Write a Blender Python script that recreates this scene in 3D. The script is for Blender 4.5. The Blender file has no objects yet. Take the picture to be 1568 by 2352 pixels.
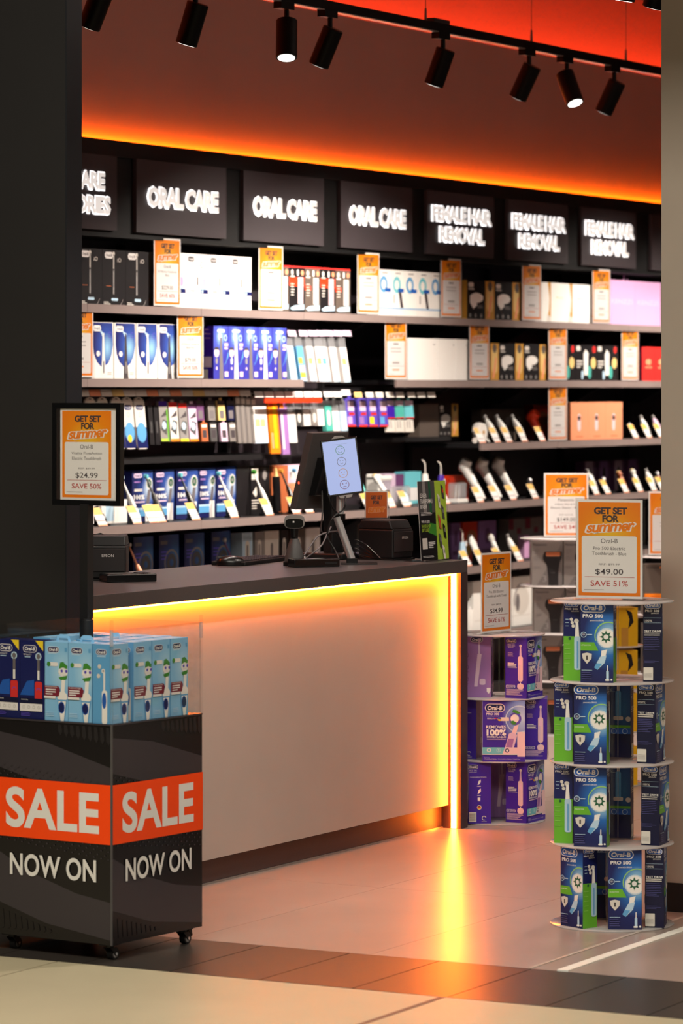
import bpy, math, random
from mathutils import Vector, Matrix, Euler

random.seed(7)
# ------------------------------------------------------------------ camera, world, large lights, exposure
F, CX, HZ, CAMH = 8110.0, 784.0, 892.0, 1.6      # focal length, image centre and horizon (1568x2352 frame), eye height
AZ = math.radians(28.57)                          # view direction measured from the shelf wall (X axis)
CA, SA = math.cos(AZ), math.sin(AZ)
scene = bpy.context.scene
root = scene.collection
cam_data = bpy.data.cameras.new('camera')
cam_data.sensor_fit = 'HORIZONTAL'
cam_data.sensor_width = 36.0
cam_data.lens = 36.0 * F / 1568.0
cam_data.shift_y = -(1176.0 - HZ) / 1568.0
cam_data.clip_end = 100.0
cam_data.dof.use_dof = True
cam_data.dof.focus_distance = 11.6
cam_data.dof.aperture_fstop = 7.5
cam = bpy.data.objects.new('camera', cam_data)
root.objects.link(cam)
cam.location = (0, 0, CAMH)
cam.rotation_euler = (math.pi / 2, 0, AZ - math.pi / 2)
scene.camera = cam

world = bpy.data.worlds.new('world')
scene.world = world
world.use_nodes = True
world.node_tree.nodes['Background'].inputs[0].default_value = (0.9, 0.85, 0.8, 1)
world.node_tree.nodes['Background'].inputs[1].default_value = 0.03

def area_lamp(name, loc, size, sizey, energy, col, rot=(0, 0, 0)):
    d = bpy.data.lights.new(name, 'AREA')
    d.shape = 'RECTANGLE'; d.size = size; d.size_y = sizey; d.energy = energy; d.color = col
    o = bpy.data.objects.new(name, d); root.objects.link(o)
    o.location = loc; o.rotation_euler = rot
    return o
# mall concourse ceiling light outside the shop, and the general shop ceiling light over the aisle
area_lamp('concourse_ceiling_light', (4.8, 3.0, 4.4), 2.0, 6.0, 500, (1.0, 0.92, 0.78))
area_lamp('shop_ceiling_light', (12.2, 2.4, 4.1), 7.0, 1.2, 110, (1.0, 0.86, 0.74))

scene.view_settings.view_transform = 'Standard'
scene.view_settings.look = 'None'
scene.view_settings.gamma = 1.0
scene.view_settings.use_curve_mapping = False
scene.view_settings.exposure = 0.0
cy = scene.cycles                                 # light paths kept short so the picture renders quickly
cy.use_adaptive_sampling = True; cy.adaptive_threshold = 0.15
cy.max_bounces = 5; cy.diffuse_bounces = 3; cy.glossy_bounces = 2; cy.transmission_bounces = 4; cy.transparent_max_bounces = 16
cy.caustics_reflective = False; cy.caustics_refractive = False
cy.use_denoising = True

# ------------------------------------------------------------------ geometry of the picture -> places in the shop
def dirs(px):
    u = (px - CX) / F
    return CA + u * SA, SA - u * CA
def onY(px, Y):                                   # X on a plane parallel to the shelf wall
    dx, dy = dirs(px)
    return Y * dx / dy
def depY(px, Y): return Y / dirs(px)[1]
def zY(px, py, Y): return CAMH + (HZ - py) / F * depY(px, Y)
def onZ(px, py, z=0.0):                           # point on a level plane
    d = (CAMH - z) * F / (py - HZ)
    dx, dy = dirs(px)
    return d * dx, d * dy
def atD(px, d):
    dx, dy = dirs(px)
    return d * dx, d * dy
FACE = AZ - math.pi / 2                           # yaw that turns an object's front (-Y) to the view direction

# ------------------------------------------------------------------ materials
def lin(c):
    if isinstance(c, str):
        c = tuple(int(c[i:i + 2], 16) / 255 for i in (0, 2, 4))
    return tuple((x / 12.92 if x <= 0.04045 else ((x + 0.055) / 1.055) ** 2.4) for x in c)
M = {}
def mat(name, col, rough=0.55, metal=0.0, emit=None, es=0.0, noise=0.0, nscale=30.0, bump=0.0, spec=0.5, coat=0.0):
    m = bpy.data.materials.new(name); m.use_nodes = True
    nt = m.node_tree; b = nt.nodes['Principled BSDF']
    c = lin(col)
    b.inputs['Base Color'].default_value = (*c, 1)
    b.inputs['Roughness'].default_value = rough
    b.inputs['Metallic'].default_value = metal
    b.inputs['Specular IOR Level'].default_value = spec
    if coat: b.inputs['Coat Weight'].default_value = coat
    if emit is not None:
        b.inputs['Emission Color'].default_value = (*(lin(emit) if isinstance(emit, str) else emit), 1)
        b.inputs['Emission Strength'].default_value = es
    if noise or bump:
        tc = nt.nodes.new('ShaderNodeTexCoord'); n = nt.nodes.new('ShaderNodeTexNoise')
        n.inputs['Scale'].default_value = nscale; n.inputs['Detail'].default_value = 5
        nt.links.new(tc.outputs['Object'], n.inputs['Vector'])
        if noise:
            r = nt.nodes.new('ShaderNodeValToRGB')
            r.color_ramp.elements[0].position = 0.3; r.color_ramp.elements[1].position = 0.7
            r.color_ramp.elements[0].color = (*[x * (1 - noise) for x in c], 1)
            r.color_ramp.elements[1].color = (*[min(1, x * (1 + noise)) for x in c], 1)
            nt.links.new(n.outputs['Fac'], r.inputs['Fac']); nt.links.new(r.outputs['Color'], b.inputs['Base Color'])
        if bump:
            bp = nt.nodes.new('ShaderNodeBump'); bp.inputs['Strength'].default_value = bump; bp.inputs['Distance'].default_value = 0.002
            nt.links.new(n.outputs['Fac'], bp.inputs['Height']); nt.links.new(bp.outputs['Normal'], b.inputs['Normal'])
    M[name] = m
    return m
def acrylic(name, tint, base_fac, rough=0.05, body=None):   # clear or frosted sheet: see-through plus gloss (plus a little body colour)
    m = bpy.data.materials.new(name); m.use_nodes = True
    nt = m.node_tree
    for n in list(nt.nodes):
        if n.type != 'OUTPUT_MATERIAL': nt.nodes.remove(n)
    out = [n for n in nt.nodes if n.type == 'OUTPUT_MATERIAL'][0]
    tr = nt.nodes.new('ShaderNodeBsdfTransparent'); tr.inputs[0].default_value = (*tint, 1)
    gl = nt.nodes.new('ShaderNodeBsdfGlossy'); gl.inputs['Roughness'].default_value = rough
    lw = nt.nodes.new('ShaderNodeLayerWeight'); lw.inputs['Blend'].default_value = 0.5
    pw = nt.nodes.new('ShaderNodeMath'); pw.operation = 'POWER'; pw.inputs[1].default_value = 5.0
    fr = nt.nodes.new('ShaderNodeMath'); fr.operation = 'MULTIPLY_ADD'; fr.inputs[1].default_value = 0.85; fr.inputs[2].default_value = 0.03
    nt.links.new(lw.outputs['Facing'], pw.inputs[0]); nt.links.new(pw.outputs[0], fr.inputs[0])
    mx = nt.nodes.new('ShaderNodeMixShader')
    nt.links.new(fr.outputs[0], mx.inputs[0]); nt.links.new(gl.outputs[0], mx.inputs[2])
    if body is None:
        nt.links.new(tr.outputs[0], mx.inputs[1])
    else:
        df = nt.nodes.new('ShaderNodeBsdfDiffuse'); df.inputs[0].default_value = (*body, 1)
        tl = nt.nodes.new('ShaderNodeBsdfTranslucent'); tl.inputs[0].default_value = (*body, 1)
        ad = nt.nodes.new('ShaderNodeMixShader'); ad.inputs[0].default_value = 0.4
        nt.links.new(df.outputs[0], ad.inputs[1]); nt.links.new(tl.outputs[0], ad.inputs[2])
        m2 = nt.nodes.new('ShaderNodeMixShader'); m2.inputs[0].default_value = base_fac
        nt.links.new(tr.outputs[0], m2.inputs[1]); nt.links.new(ad.outputs[0], m2.inputs[2])
        nt.links.new(m2.outputs[0], mx.inputs[1])
    nt.links.new(mx.outputs[0], out.inputs[0])
    M[name] = m
def radial(name, stops, cx, cy, sx, sy, rough=0.45):        # printed colour gradient on a face (UV)
    m = bpy.data.materials.new(name); m.use_nodes = True
    nt = m.node_tree; b = nt.nodes['Principled BSDF']; b.inputs['Roughness'].default_value = rough
    uv = nt.nodes.new('ShaderNodeUVMap'); mp = nt.nodes.new('ShaderNodeMapping')
    mp.inputs['Location'].default_value = (-cx / sx, -cy / sy, 0); mp.inputs['Scale'].default_value = (1 / sx, 1 / sy, 1)
    g = nt.nodes.new('ShaderNodeTexGradient'); g.gradient_type = 'SPHERICAL'
    r = nt.nodes.new('ShaderNodeValToRGB')
    while len(r.color_ramp.elements) < len(stops): r.color_ramp.elements.new(0.5)
    for e, (p, c) in zip(r.color_ramp.elements, stops): e.position = p; e.color = (*lin(c), 1)
    nt.links.new(uv.outputs[0], mp.inputs[0]); nt.links.new(mp.outputs[0], g.inputs[0])
    nt.links.new(g.outputs['Fac'], r.inputs[0]); nt.links.new(r.outputs[0], b.inputs['Base Color'])
    M[name] = m

# ------------------------------------------------------------------ mesh builder
class MB:
    def __init__(s): s.v = []; s.f = []; s.m = []; s.uv = []; s.sm = []
    def add(s, verts, faces, m, smooth=False, uvs=None):
        o = len(s.v)
        s.v += [tuple(p) for p in verts]
        s.uv += uvs if uvs else [(0, 0)] * len(verts)
        for f in faces: s.f.append(tuple(i + o for i in f)); s.m.append(m); s.sm.append(smooth)
        return s
    def box(s, x0, x1, y0, y1, z0, z1, m):
        return s.add([(x0, y0, z0), (x1, y0, z0), (x1, y1, z0), (x0, y1, z0), (x0, y0, z1), (x1, y0, z1), (x1, y1, z1), (x0, y1, z1)],
                     [(3, 2, 1, 0), (4, 5, 6, 7), (0, 1, 5, 4), (1, 2, 6, 5), (2, 3, 7, 6), (3, 0, 4, 7)], m)
    def hexa(s, pts, m):
        return s.add(pts, [(3, 2, 1, 0), (4, 5, 6, 7), (0, 1, 5, 4), (1, 2, 6, 5), (2, 3, 7, 6), (3, 0, 4, 7)], m)
    def loft(s, rings, m, closed_ends=True, smooth=True):    # list of rings, each with the same number of points
        n = len(rings[0]); vs = [p for r in rings for p in r]; fs = []
        for i in range(len(rings) - 1):
            for j in range(n):
                fs.append((i * n + j, i * n + (j + 1) % n, (i + 1) * n + (j + 1) % n, (i + 1) * n + j))
        s.add(vs, fs, m, smooth)
        if closed_ends:
            k = len(s.v) - len(vs)
            s.f.append(tuple(k + j for j in reversed(range(n)))); s.m.append(m); s.sm.append(False)
            s.f.append(tuple(k + (len(rings) - 1) * n + j for j in range(n))); s.m.append(m); s.sm.append(False)
        return s
    def tube(s, path, rad, m, n=10, flat=1.0, up=(0, 0, 1)):  # path of points, radius (or list of), elliptical when flat != 1
        path = [Vector(p) for p in path]
        if not isinstance(rad, (list, tuple)): rad = [rad] * len(path)
        rings = []; ref = Vector(up)
        for i, p in enumerate(path):
            t = (path[min(i + 1, len(path) - 1)] - path[max(i - 1, 0)]).normalized()
            a = t.cross(ref)
            if a.length < 1e-3: a = t.cross(Vector((1, 0.2, 0)))
            a.normalize(); b = a.cross(t).normalized()
            rings.append([tuple(p + (a * math.cos(2 * math.pi * j / n) + b * math.sin(2 * math.pi * j / n) * flat) * rad[i]) for j in range(n)])
        return s.loft(rings, m)
    def lathe(s, prof, m, c=(0, 0), n=20):                    # profile of (radius, z)
        rings = [[(c[0] + r * math.cos(2 * math.pi * j / n), c[1] + r * math.sin(2 * math.pi * j / n), z) for j in range(n)] for r, z in prof]
        return s.loft(rings, m)
    def cyl(s, p0, p1, r0, r1, m, n=16): return s.tube([p0, p1], [r0, r1], m, n)
    def prism(s, pts, fn, m):                                 # outline extruded between fn(u,v,0) and fn(u,v,1)
        n = len(pts); vs = [fn(u, v, 0) for u, v in pts] + [fn(u, v, 1) for u, v in pts]
        return s.add(vs, [tuple(range(n)), tuple(range(2 * n - 1, n - 1, -1))] + [(j, j + n, (j + 1) % n + n, (j + 1) % n) for j in range(n)], m)
    def mesh(s, name):
        me = bpy.data.meshes.new(name)
        me.from_pydata(s.v, [], s.f)
        names = list(dict.fromkeys(s.m))
        for k in names: me.materials.append(M[k])
        ix = {k: i for i, k in enumerate(names)}
        me.polygons.foreach_set('material_index', [ix[k] for k in s.m])
        me.polygons.foreach_set('use_smooth', s.sm)
        if any(u != (0, 0) for u in s.uv):
            l = me.uv_layers.new(name='UVMap')
            for lp in me.loops: l.data[lp.index].uv = s.uv[lp.vertex_index]
        me.update()
        if any(s.sm): me.set_sharp_from_angle(angle=math.radians(40))
        return me
    def build(s, name, parent=None, loc=None, rz=0.0, bevel=0.0):
        o = bpy.data.objects.new(name, s.mesh(name)); root.objects.link(o)
        if parent is not None: o.parent = parent
        if loc is not None: o.location = loc
        if rz: o.rotation_euler = (0, 0, rz)
        if bevel:
            b = o.modifiers.new('bevel', 'BEVEL'); b.width = bevel; b.segments = 2; b.limit_method = 'ANGLE'
        return o
def tag(o, label, cat, group=None):
    o['label'] = label; o['category'] = cat
    if group: o['group'] = group
    return o
def thing(name, label, cat, loc=(0, 0, 0), rz=0.0, group=None):
    o = bpy.data.objects.new(name, None); root.objects.link(o)
    o.location = loc; o.rotation_euler = (0, 0, rz); o.empty_display_size = 0.05
    return tag(o, label, cat, group)
def struct(o):
    o['kind'] = 'structure'; return o
def linkmesh(name, me, parent=None, loc=(0, 0, 0), rz=0.0):
    o = bpy.data.objects.new(name, me); root.objects.link(o)
    o.location = loc; o.rotation_euler = (0, 0, rz)
    if parent is not None: o.parent = parent
    return o

# ------------------------------------------------------------------ flat print
_tc = {}
def text_geo(s, bold=0.0, shear=0.0, res=3, space=1.0):
    k = (s, bold, shear, res, space)
    if k not in _tc:
        c = bpy.data.curves.new('lettering', 'FONT'); c.body = s; c.size = 1.0; c.offset = bold; c.shear = shear
        c.resolution_u = res; c.fill_mode = 'FRONT'; c.space_character = space
        o = bpy.data.objects.new('lettering', c)
        me = bpy.data.meshes.new_from_object(o)
        vs = [(v.co.x, v.co.y) for v in me.vertices]; fs = [tuple(p.vertices) for p in me.polygons]
        bpy.data.objects.remove(o); bpy.data.curves.remove(c); bpy.data.meshes.remove(me)
        x0 = min(v[0] for v in vs); x1 = max(v[0] for v in vs); y0 = min(v[1] for v in vs); y1 = max(v[1] for v in vs)
        _tc[k] = ([((x - x0) / (x1 - x0), (y - y0) / (y1 - y0)) for x, y in vs], fs, (x1 - x0) / (y1 - y0))
    return _tc[k]
def clip(pts, W, H):
    for ax, lim, sg in ((0, 0, 1), (0, W, -1), (1, 0, 1), (1, H, -1)):
        out = []
        for i, p in enumerate(pts):
            q = pts[i - 1]; dp = (p[ax] - lim) * sg; dq = (q[ax] - lim) * sg
            if (dp >= 0) != (dq >= 0):
                t = dq / (dq - dp); out.append((q[0] + (p[0] - q[0]) * t, q[1] + (p[1] - q[1]) * t))
            if dp >= 0: out.append(p)
        pts = out
        if not pts: return []
    return pts
class Art:                                                    # a printed face, W x H metres; coordinates are fractions of W and H
    def __init__(s, W, H): s.W = W; s.H = H; s.it = []; s.L = 1
    def poly(s, pts, m, up=True):
        p = clip([(u * s.W, v * s.H) for u, v in pts], s.W, s.H)
        if len(p) >= 3: s.it.append((p, [tuple(range(len(p)))], m, s.L))
        if up: s.L += 1
        return s
    def rect(s, u0, v0, u1, v1, m): return s.poly([(u0, v0), (u1, v0), (u1, v1), (u0, v1)], m)
    def ell(s, cu, cv, ru, m, rv=None, n=22):                 # ru in fractions of W; round unless rv (fraction of H) is given
        rv = ru * s.W / s.H if rv is None else rv
        return s.poly([(cu + ru * math.cos(2 * math.pi * i / n), cv + rv * math.sin(2 * math.pi * i / n)) for i in range(n)], m)
    def ring(s, cu, cv, r0, r1, m, a0=0, a1=360, n=26):
        k = s.W / s.H
        for i in range(n):
            a = math.radians(a0 + (a1 - a0) * i / n); b = math.radians(a0 + (a1 - a0) * (i + 1) / n)
            s.poly([(cu + r * math.cos(t), cv + r * k * math.sin(t)) for r, t in ((r0, a), (r1, a), (r1, b), (r0, b))], m, False)
        s.L += 1
        return s
    def pill(s, cu, cv, w, h, m, n=8, r=None):                # rounded bar, w and h as fractions
        W, H = w * s.W / 2, h * s.H / 2; r = min(W, H) if r is None else min(r, W, H); pts = []
        for sx, sy, a0 in ((1, 1, 0), (-1, 1, 90), (-1, -1, 180), (1, -1, 270)):
            for i in range(n + 1):
                a = math.radians(a0 + 90 * i / n)
                pts.append((cu + (sx * (W - r) + r * math.cos(a)) / s.W, cv + (sy * (H - r) + r * math.sin(a)) / s.H))
        return s.poly(pts, m)
    def text(s, t, cu, cv, w, h, m, bold=0.0, shear=0.0, res=3, rot=0.0, space=1.0):
        vs, fs, asp = text_geo(t, bold, shear, res, space)
        if h is None: h = w * s.W / asp / s.H
        if w is None: w = h * s.H * asp / s.W
        pts = []
        for x, y in vs:
            X = (x - 0.5) * w * s.W; Y = (y - 0.5) * h * s.H
            c, q = math.cos(rot), math.sin(rot)
            pts.append((cu * s.W + X * c - Y * q, cv * s.H + X * q + Y * c))
        s.it.append((pts, fs, m, s.L)); s.L += 1
        return s
    def lines(s, u0, v0, w, n, dv, m, th=0.012, seed=1):      # blocks of small unreadable print
        rr = random.Random(seed)
        for i in range(n): s.rect(u0, v0 - i * dv, u0 + w * rr.uniform(0.65, 1.0), v0 - i * dv + th, m)
        return s
    def put(s, mb, fn, step=0.00012):
        for pts, fs, m, L in s.it:
            mb.add([fn(x, y, L * step) for x, y in pts], fs, m, False, [(x / s.W + 1e-6, y / s.H + 1e-6) for x, y in pts])
def faces_of(W, D, H):
    return {'front': lambda u, v, e: (u - W / 2, -D / 2 - e, v), 'left': lambda u, v, e: (-W / 2 - e, D / 2 - u, v),
            'right': lambda u, v, e: (W / 2 + e, u - D / 2, v), 'back': lambda u, v, e: (W / 2 - u, D / 2 + e, v),
            'top': lambda u, v, e: (u - W / 2, v - D / 2, H + e)}
class Proto:                                                  # a boxed product: carton mesh and printed faces, shared by its copies
    def __init__(s, name, W, D, H, body, arts, cat='box', extra=None):
        s.name, s.W, s.D, s.H, s.cat = name, W, D, H, cat
        s.me = MB().box(-W / 2, W / 2, -D / 2, D / 2, 0, H, body).mesh(name)
        s.parts = []
        p = MB(); fn = faces_of(W, D, H)
        for k, a in arts.items(): a.put(p, fn[k])
        if p.f: s.parts.append(('printed_artwork', p.mesh('printed_artwork')))
        for nm, mb in (extra or []): s.parts.append((nm, mb.mesh(nm)))
    def place(s, label, loc, rz=0.0, group=None, cat=None):
        o = linkmesh(s.name, s.me, None, loc, rz)
        for nm, me in s.parts: linkmesh(nm, me, o)
        return tag(o, label, cat or s.cat, group)
WORD = ['first', 'second', 'third', 'fourth', 'fifth', 'sixth', 'seventh', 'eighth', 'ninth', 'tenth', 'eleventh', 'twelfth']
def nth(i, n):
    if n == 1: return ''
    if i == 0: return 'leftmost'
    if i == n - 1: return 'rightmost'
    if n == 3: return 'middle'
    return WORD[i] + ' from left'

# ------------------------------------------------------------------ palette
mat('shop_tile', '9b8a80', 0.28, noise=0.07, nscale=2.5, spec=0.5)
mat('grout', '877a71', 0.7)
mat('dark_tile', '342f2b', 0.34, noise=0.10, nscale=4)
mat('pale_tile', 'b3a98c', 0.42, noise=0.05, nscale=3)
mat('joint_brown', '7a5a48', 0.6)
mat('white_strip', 'e8e6dc', 0.4)
mat('faint_strip', 'b5a89c', 0.4)
mat('charcoal_wall', '1d1b1b', 0.5, noise=0.08, nscale=3)
mat('charcoal_edge', '15171d', 0.45)
mat('beige_wall', 'a2968a', 0.7, noise=0.02, nscale=8, bump=0.05)
mat('black', '0c0b0c', 0.5)
mat('black_gloss', '0a0a0b', 0.22)
mat('bulkhead_paint', 'a3908b', 0.75, noise=0.03, nscale=2)
mat('ceiling_paint', '9a8d8a', 0.8)
mat('shelf_lip', '8a7a76', 0.45, noise=0.05, nscale=6)
mat('shelf_black', '141214', 0.5)
mat('back_panel', '3a3338', 0.35)
mat('fascia', '050404', 0.5)
mat('sign_board', '3a3336', 0.5)
mat('letter_face', 'a8a098', 0.5, emit=(0.80, 0.74, 0.69), es=0.85)
mat('letter_halo', 'ffffff', 0.5, emit=(1.0, 0.98, 1.0), es=1.15)
mat('led_amber', 'ffb070', 0.5, emit=(1.0, 0.16, 0.011), es=122)
mat('print_dim', '45457a', 0.45)
mat('led_top', 'ffb070', 0.5, emit=(1.0, 0.185, 0.012), es=88)
mat('spot_black', '040404', 0.45, spec=0.15)
mat('led_cove', 'ffb070', 0.5, emit=(1.0, 0.115, 0.002), es=115)
mat('led_ceiling', 'ff8050', 0.5, emit=(1.0, 0.05, 0.010), es=66)
mat('counter_top', '47403f', 0.38, noise=0.08, nscale=120)
mat('counter_dark', '3a2c2b', 0.42)
mat('counter_white', '9d978f', 0.5, noise=0.02, nscale=5)
mat('alu', 'b8b4ae', 0.35, metal=0.9)
mat('chrome', 'e4e4e6', 0.28, metal=0.75)
mat('white', 'f1eee8', 0.5)
mat('paper', 'e9e5e2', 0.55)
mat('offwhite', 'd9d3ca', 0.55)
mat('grey', '8b8683', 0.5)
mat('grey_dark', '4a4848', 0.5)
mat('ink', '3b3236', 0.6)
mat('ink_soft', '6b6466', 0.6)
mat('ink_pale', 'a9a2a0', 0.6)
mat('red_ink', 'b8281e', 0.6)
mat('orange', 'f07f0a', 0.5)
mat('orange_deep', 'd9620a', 0.5)
mat('sale_orange', 'f04400', 0.32)
mat('sale_black', '120f11', 0.22)
mat('sale_grey', '353034', 0.25)
mat('sale_white', 'd9d7d2', 0.4)
mat('navy', '141c58', 0.35)
mat('navy_dark', '0b0f34', 0.35)
mat('blue', '1f59b0', 0.4)
mat('sky', '8cc4ea', 0.4)
mat('sky_deep', '5fa3d4', 0.4)
mat('paleblue', 'b9d6ea', 0.4)
mat('green', '67b32e', 0.4)
mat('green_pale', '9bd36a', 0.4)
mat('green_dark', '1d5a3c', 0.45)
mat('leaf', '3f8a2f', 0.45)
mat('lime', 'a9c840', 0.45)
mat('violet', '3d1fa0', 0.38)
mat('violet_mid', '5a4ab8', 0.4)
mat('lilac', '9a6fae', 0.45)
mat('lilac_pale', 'd9bfd6', 0.45)
mat('mauve', '6a3f6c', 0.45)
mat('pink', 'e0a8d4', 0.45)
mat('pink_pale', 'ecc6dd', 0.45)
mat('pink_brush', 'e6cbd0', 0.4)
mat('maroon', '7a1830', 0.45)
mat('red', 'd8302c', 0.4)
mat('red_hot', 'e63a18', 0.4)
mat('coral', 'ee9a72', 0.45)
mat('copper', 'b5643c', 0.4)
mat('gold', 'c9933a', 0.4)
mat('gold_pale', 'e2c27c', 0.45)
mat('yellow', 'e8b412', 0.45)
mat('yellow_bright', 'f2d42a', 0.45)
mat('teal', '4fb0a4', 0.4)
mat('aqua', '6cc4cf', 0.4)
mat('brown_box', '5c5048', 0.5)
mat('box_black', '1c191b', 0.38)
mat('box_grey', '7d7672', 0.45)
mat('box_grey_dark', '696260', 0.45)
mat('device_white', 'efece6', 0.3)
mat('device_black', '0e0e10', 0.28)
mat('printer_black', '131214', 0.45)
mat('printer_face', '2b2627', 0.5)
mat('tag_orange', 'e8b860', 0.5)
mat('screen_on', '14161c', 0.3, emit=(0.38, 0.46, 0.78), es=0.95)
mat('lens_on', 'ffffff', 0.3, emit=(1.0, 0.97, 0.9), es=3.0)
mat('red_led', 'ff2010', 0.4, emit=(1, 0.05, 0.02), es=4)
acrylic('acrylic_clear', (0.97, 0.97, 0.97), 0.0)
acrylic('acrylic_disc', (0.94, 0.92, 0.92), 0.66, 0.12, (0.92, 0.88, 0.87))
acrylic('blister', (0.9, 0.9, 0.92), 0.3, 0.08, (0.8, 0.8, 0.82))
radial('sign_glow', [(0.0, 'f07f0a'), (0.35, 'f28c0a'), (1.0, 'eec02c')], 0.52, 0.62, 0.62, 0.42)
radial('p500_glow', [(0.0, '10154e'), (0.30, '11205f'), (0.62, '1f66b4'), (0.9, '9fd4ea'), (1.0, 'dff2f4')], 0.86, 0.57, 1.12, 0.60)
radial('p300_glow', [(0.0, '3a1d9c'), (0.25, '3f28a4'), (0.6, '7e9ad6'), (1.0, 'b7d2ee')], 0.92, 0.72, 0.62, 0.62)
radial('sky_glow', [(0.0, '86c0e8'), (0.6, 'a4d2ee'), (1.0, 'e8f4fa')], 0.75, 0.62, 0.55, 0.3)
radial('io_glow', [(0.0, '1b1f66'), (0.5, '2c4ca4'), (1.0, '9ad0f0')], 0.72, 0.55, 0.6, 0.55)
radial('pulsar_glow', [(0.0, '33339a'), (0.5, '4454b8'), (1.0, '9cc8ee')], 0.45, 0.80, 0.6, 0.4)
radial('blue_box_glow', [(0.0, '121a54'), (0.5, '2a4a96'), (1.0, 'c8dcea')], 0.78, 0.62, 0.6, 0.55)
radial('dusk_glow', [(0.0, '141c48'), (0.6, '1d3f7c'), (1.0, '2f6a9c')], 0.8, 0.6, 0.8, 0.9)

# ------------------------------------------------------------------ shop shell
YS = 7.93                                   # front plane of the shelf wall
def slab(name, x0, x1, y0, y1, z0, z1, m, parent=None): return MB().box(x0, x1, y0, y1, z0, z1, m).build(name, parent)
floor = struct(slab('floor', -2, 24, -6, 10, -0.1, -0.006, 'grout'))
def tiles(x0, x1, y0, y1, nx, ny, gap, m, h=0.0):
    w = (x1 - x0) / nx; d = (y1 - y0) / ny
    me = MB().box(gap / 2, w - gap / 2, gap / 2, d - gap / 2, -0.012, h, m).mesh('tile')
    for i in range(nx):
        for j in range(ny): linkmesh('tile', me, floor, (x0 + i * w, y0 + j * d, 0))
tiles(8.80, 14.80, 1.70, 7.70, 5, 10, 0.0015, 'shop_tile')
slab('shop_floor_slab', 14.80, 23, -4, 9.5, -0.012, 0, 'shop_tile', floor)
slab('shop_floor_slab', 8.80, 14.80, -4, 1.70, -0.012, 0, 'shop_tile', floor)
slab('shop_floor_slab', 8.80, 14.80, 7.70, 9.5, -0.012, 0, 'shop_tile', floor)
tiles(8.28, 8.80, 2.77, 7.04, 1, 15, 0.004, 'dark_tile')
slab('threshold_slab', 8.28, 8.80, -4, 2.77, -0.012, 0, 'dark_tile', floor)
slab('threshold_slab', 8.28, 8.80, 7.04, 9.5, -0.012, 0, 'dark_tile', floor)
tiles(4.68, 8.28, 1.81, 7.81, 3, 5, 0.006, 'pale_tile')
slab('concourse_slab', -2, 4.68, -6, 10, -0.012, 0, 'pale_tile', floor)
slab('concourse_slab', 4.68, 8.28, -6, 1.81, -0.012, 0, 'pale_tile', floor)
slab('concourse_slab', 4.68, 8.28, 7.81, 10, -0.012, 0, 'pale_tile', floor)
slab('joint_strip', 6.8, 8.28, 4.196, 4.214, -0.005, 0.0006, 'joint_brown', floor)
struct(slab('trim_1', 8.80, 9.97, 4.085, 4.118, -0.004, 0.004, 'white_strip'))
struct(slab('trim_2', 8.80, 9.97, 4.195, 4.207, -0.004, 0.002, 'faint_strip'))

wl = struct(slab('wall_left', 8.84, 8.924, 5.75, 9.4, 0, 4.2, 'charcoal_wall'))
slab('edge_face', 8.841, 8.925, 5.746, 5.752, 0, 4.2, 'charcoal_edge', wl)
wr = struct(slab('wall_right', 9.97, 10.5, 2.2, 4.314, 0.085, 4.2, 'beige_wall'))
struct(slab('baseboard_right', 9.962, 10.5, 2.2, 4.318, 0, 0.088, 'black'))
struct(slab('wall_header_unseen', 8.28, 8.84, -4, 9.5, 3.1, 4.2, 'charcoal_wall'))  # unseen header added to shade the pillar top from the concourse light
struct(slab('wall_far', 21.5, 21.7, -4, 9.6, 0, 4.2, 'charcoal_wall'))
wb = struct(slab('wall_back', 8.924, 21.5, 8.16, 8.30, 2.60, 3.385, 'bulkhead_paint'))
slab('cove_ledge', 8.924, 21.5, 8.30, 8.60, 3.33, 3.385, 'bulkhead_paint', wb)
slab('cove_lip', 8.924, 21.5, 8.16, 8.18, 3.385, 3.402, 'bulkhead_paint', wb)
struct(slab('wall_rear', 8.924, 21.5, 8.60, 8.75, 2.3, 4.3, 'bulkhead_paint'))
struct(slab('ceiling', 8.28, 21.7, -4, 9.5, 4.2, 4.3, 'ceiling_paint'))
led = tag(slab('ceiling_cove_light', 8.95, 21.4, 8.40, 8.43, 3.3855, 3.3935, 'led_ceiling'), 'red glowing light strip in the cove where the wall meets the ceiling', 'light strip')
led2 = tag(slab('wall_cove_light', 8.95, 21.4, 8.135, 8.150, 2.6455, 2.654, 'led_cove'), 'amber light strip glowing along the top of the shelf fascia', 'light strip')

# ------------------------------------------------------------------ shelf wall: one unit with back panel, fascia, shelves
shelf = thing('shelving_unit', 'long dark wall shelving unit with lit category boards above stocked shelves', 'shelving', (0, 0, 0))
BAYS = [11.44 + 0.92 * i for i in range(11)]
for i in range(10):
    slab('back_panel', BAYS[i] + 0.002, BAYS[i + 1] - 0.002, 8.36, 8.40, 0, 2.3, 'back_panel', shelf)
slab('fascia', 11.0, 20.6, 7.945, 8.16, 2.235, 2.60, 'fascia', shelf)
slab('light_ledge', 11.0, 20.6, 8.11, 8.159, 2.601, 2.645, 'fascia', shelf)
slab('fascia_lip', 11.0, 20.6, 7.93, 7.95, 2.575, 2.642, 'fascia', shelf)
for x in BAYS: slab('upright', x - 0.015, x + 0.015, 8.33, 8.359, 0, 2.235, 'shelf_black', shelf)
slab('plinth', 11.44, 20.6, 7.99, 8.35, 0, 0.08, 'shelf_black', shelf)
LEVELS = {1: 1.95, 2: 1.64, 3: 1.32, 4: 1.02, 5: 0.70, 6: 0.36}
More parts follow.
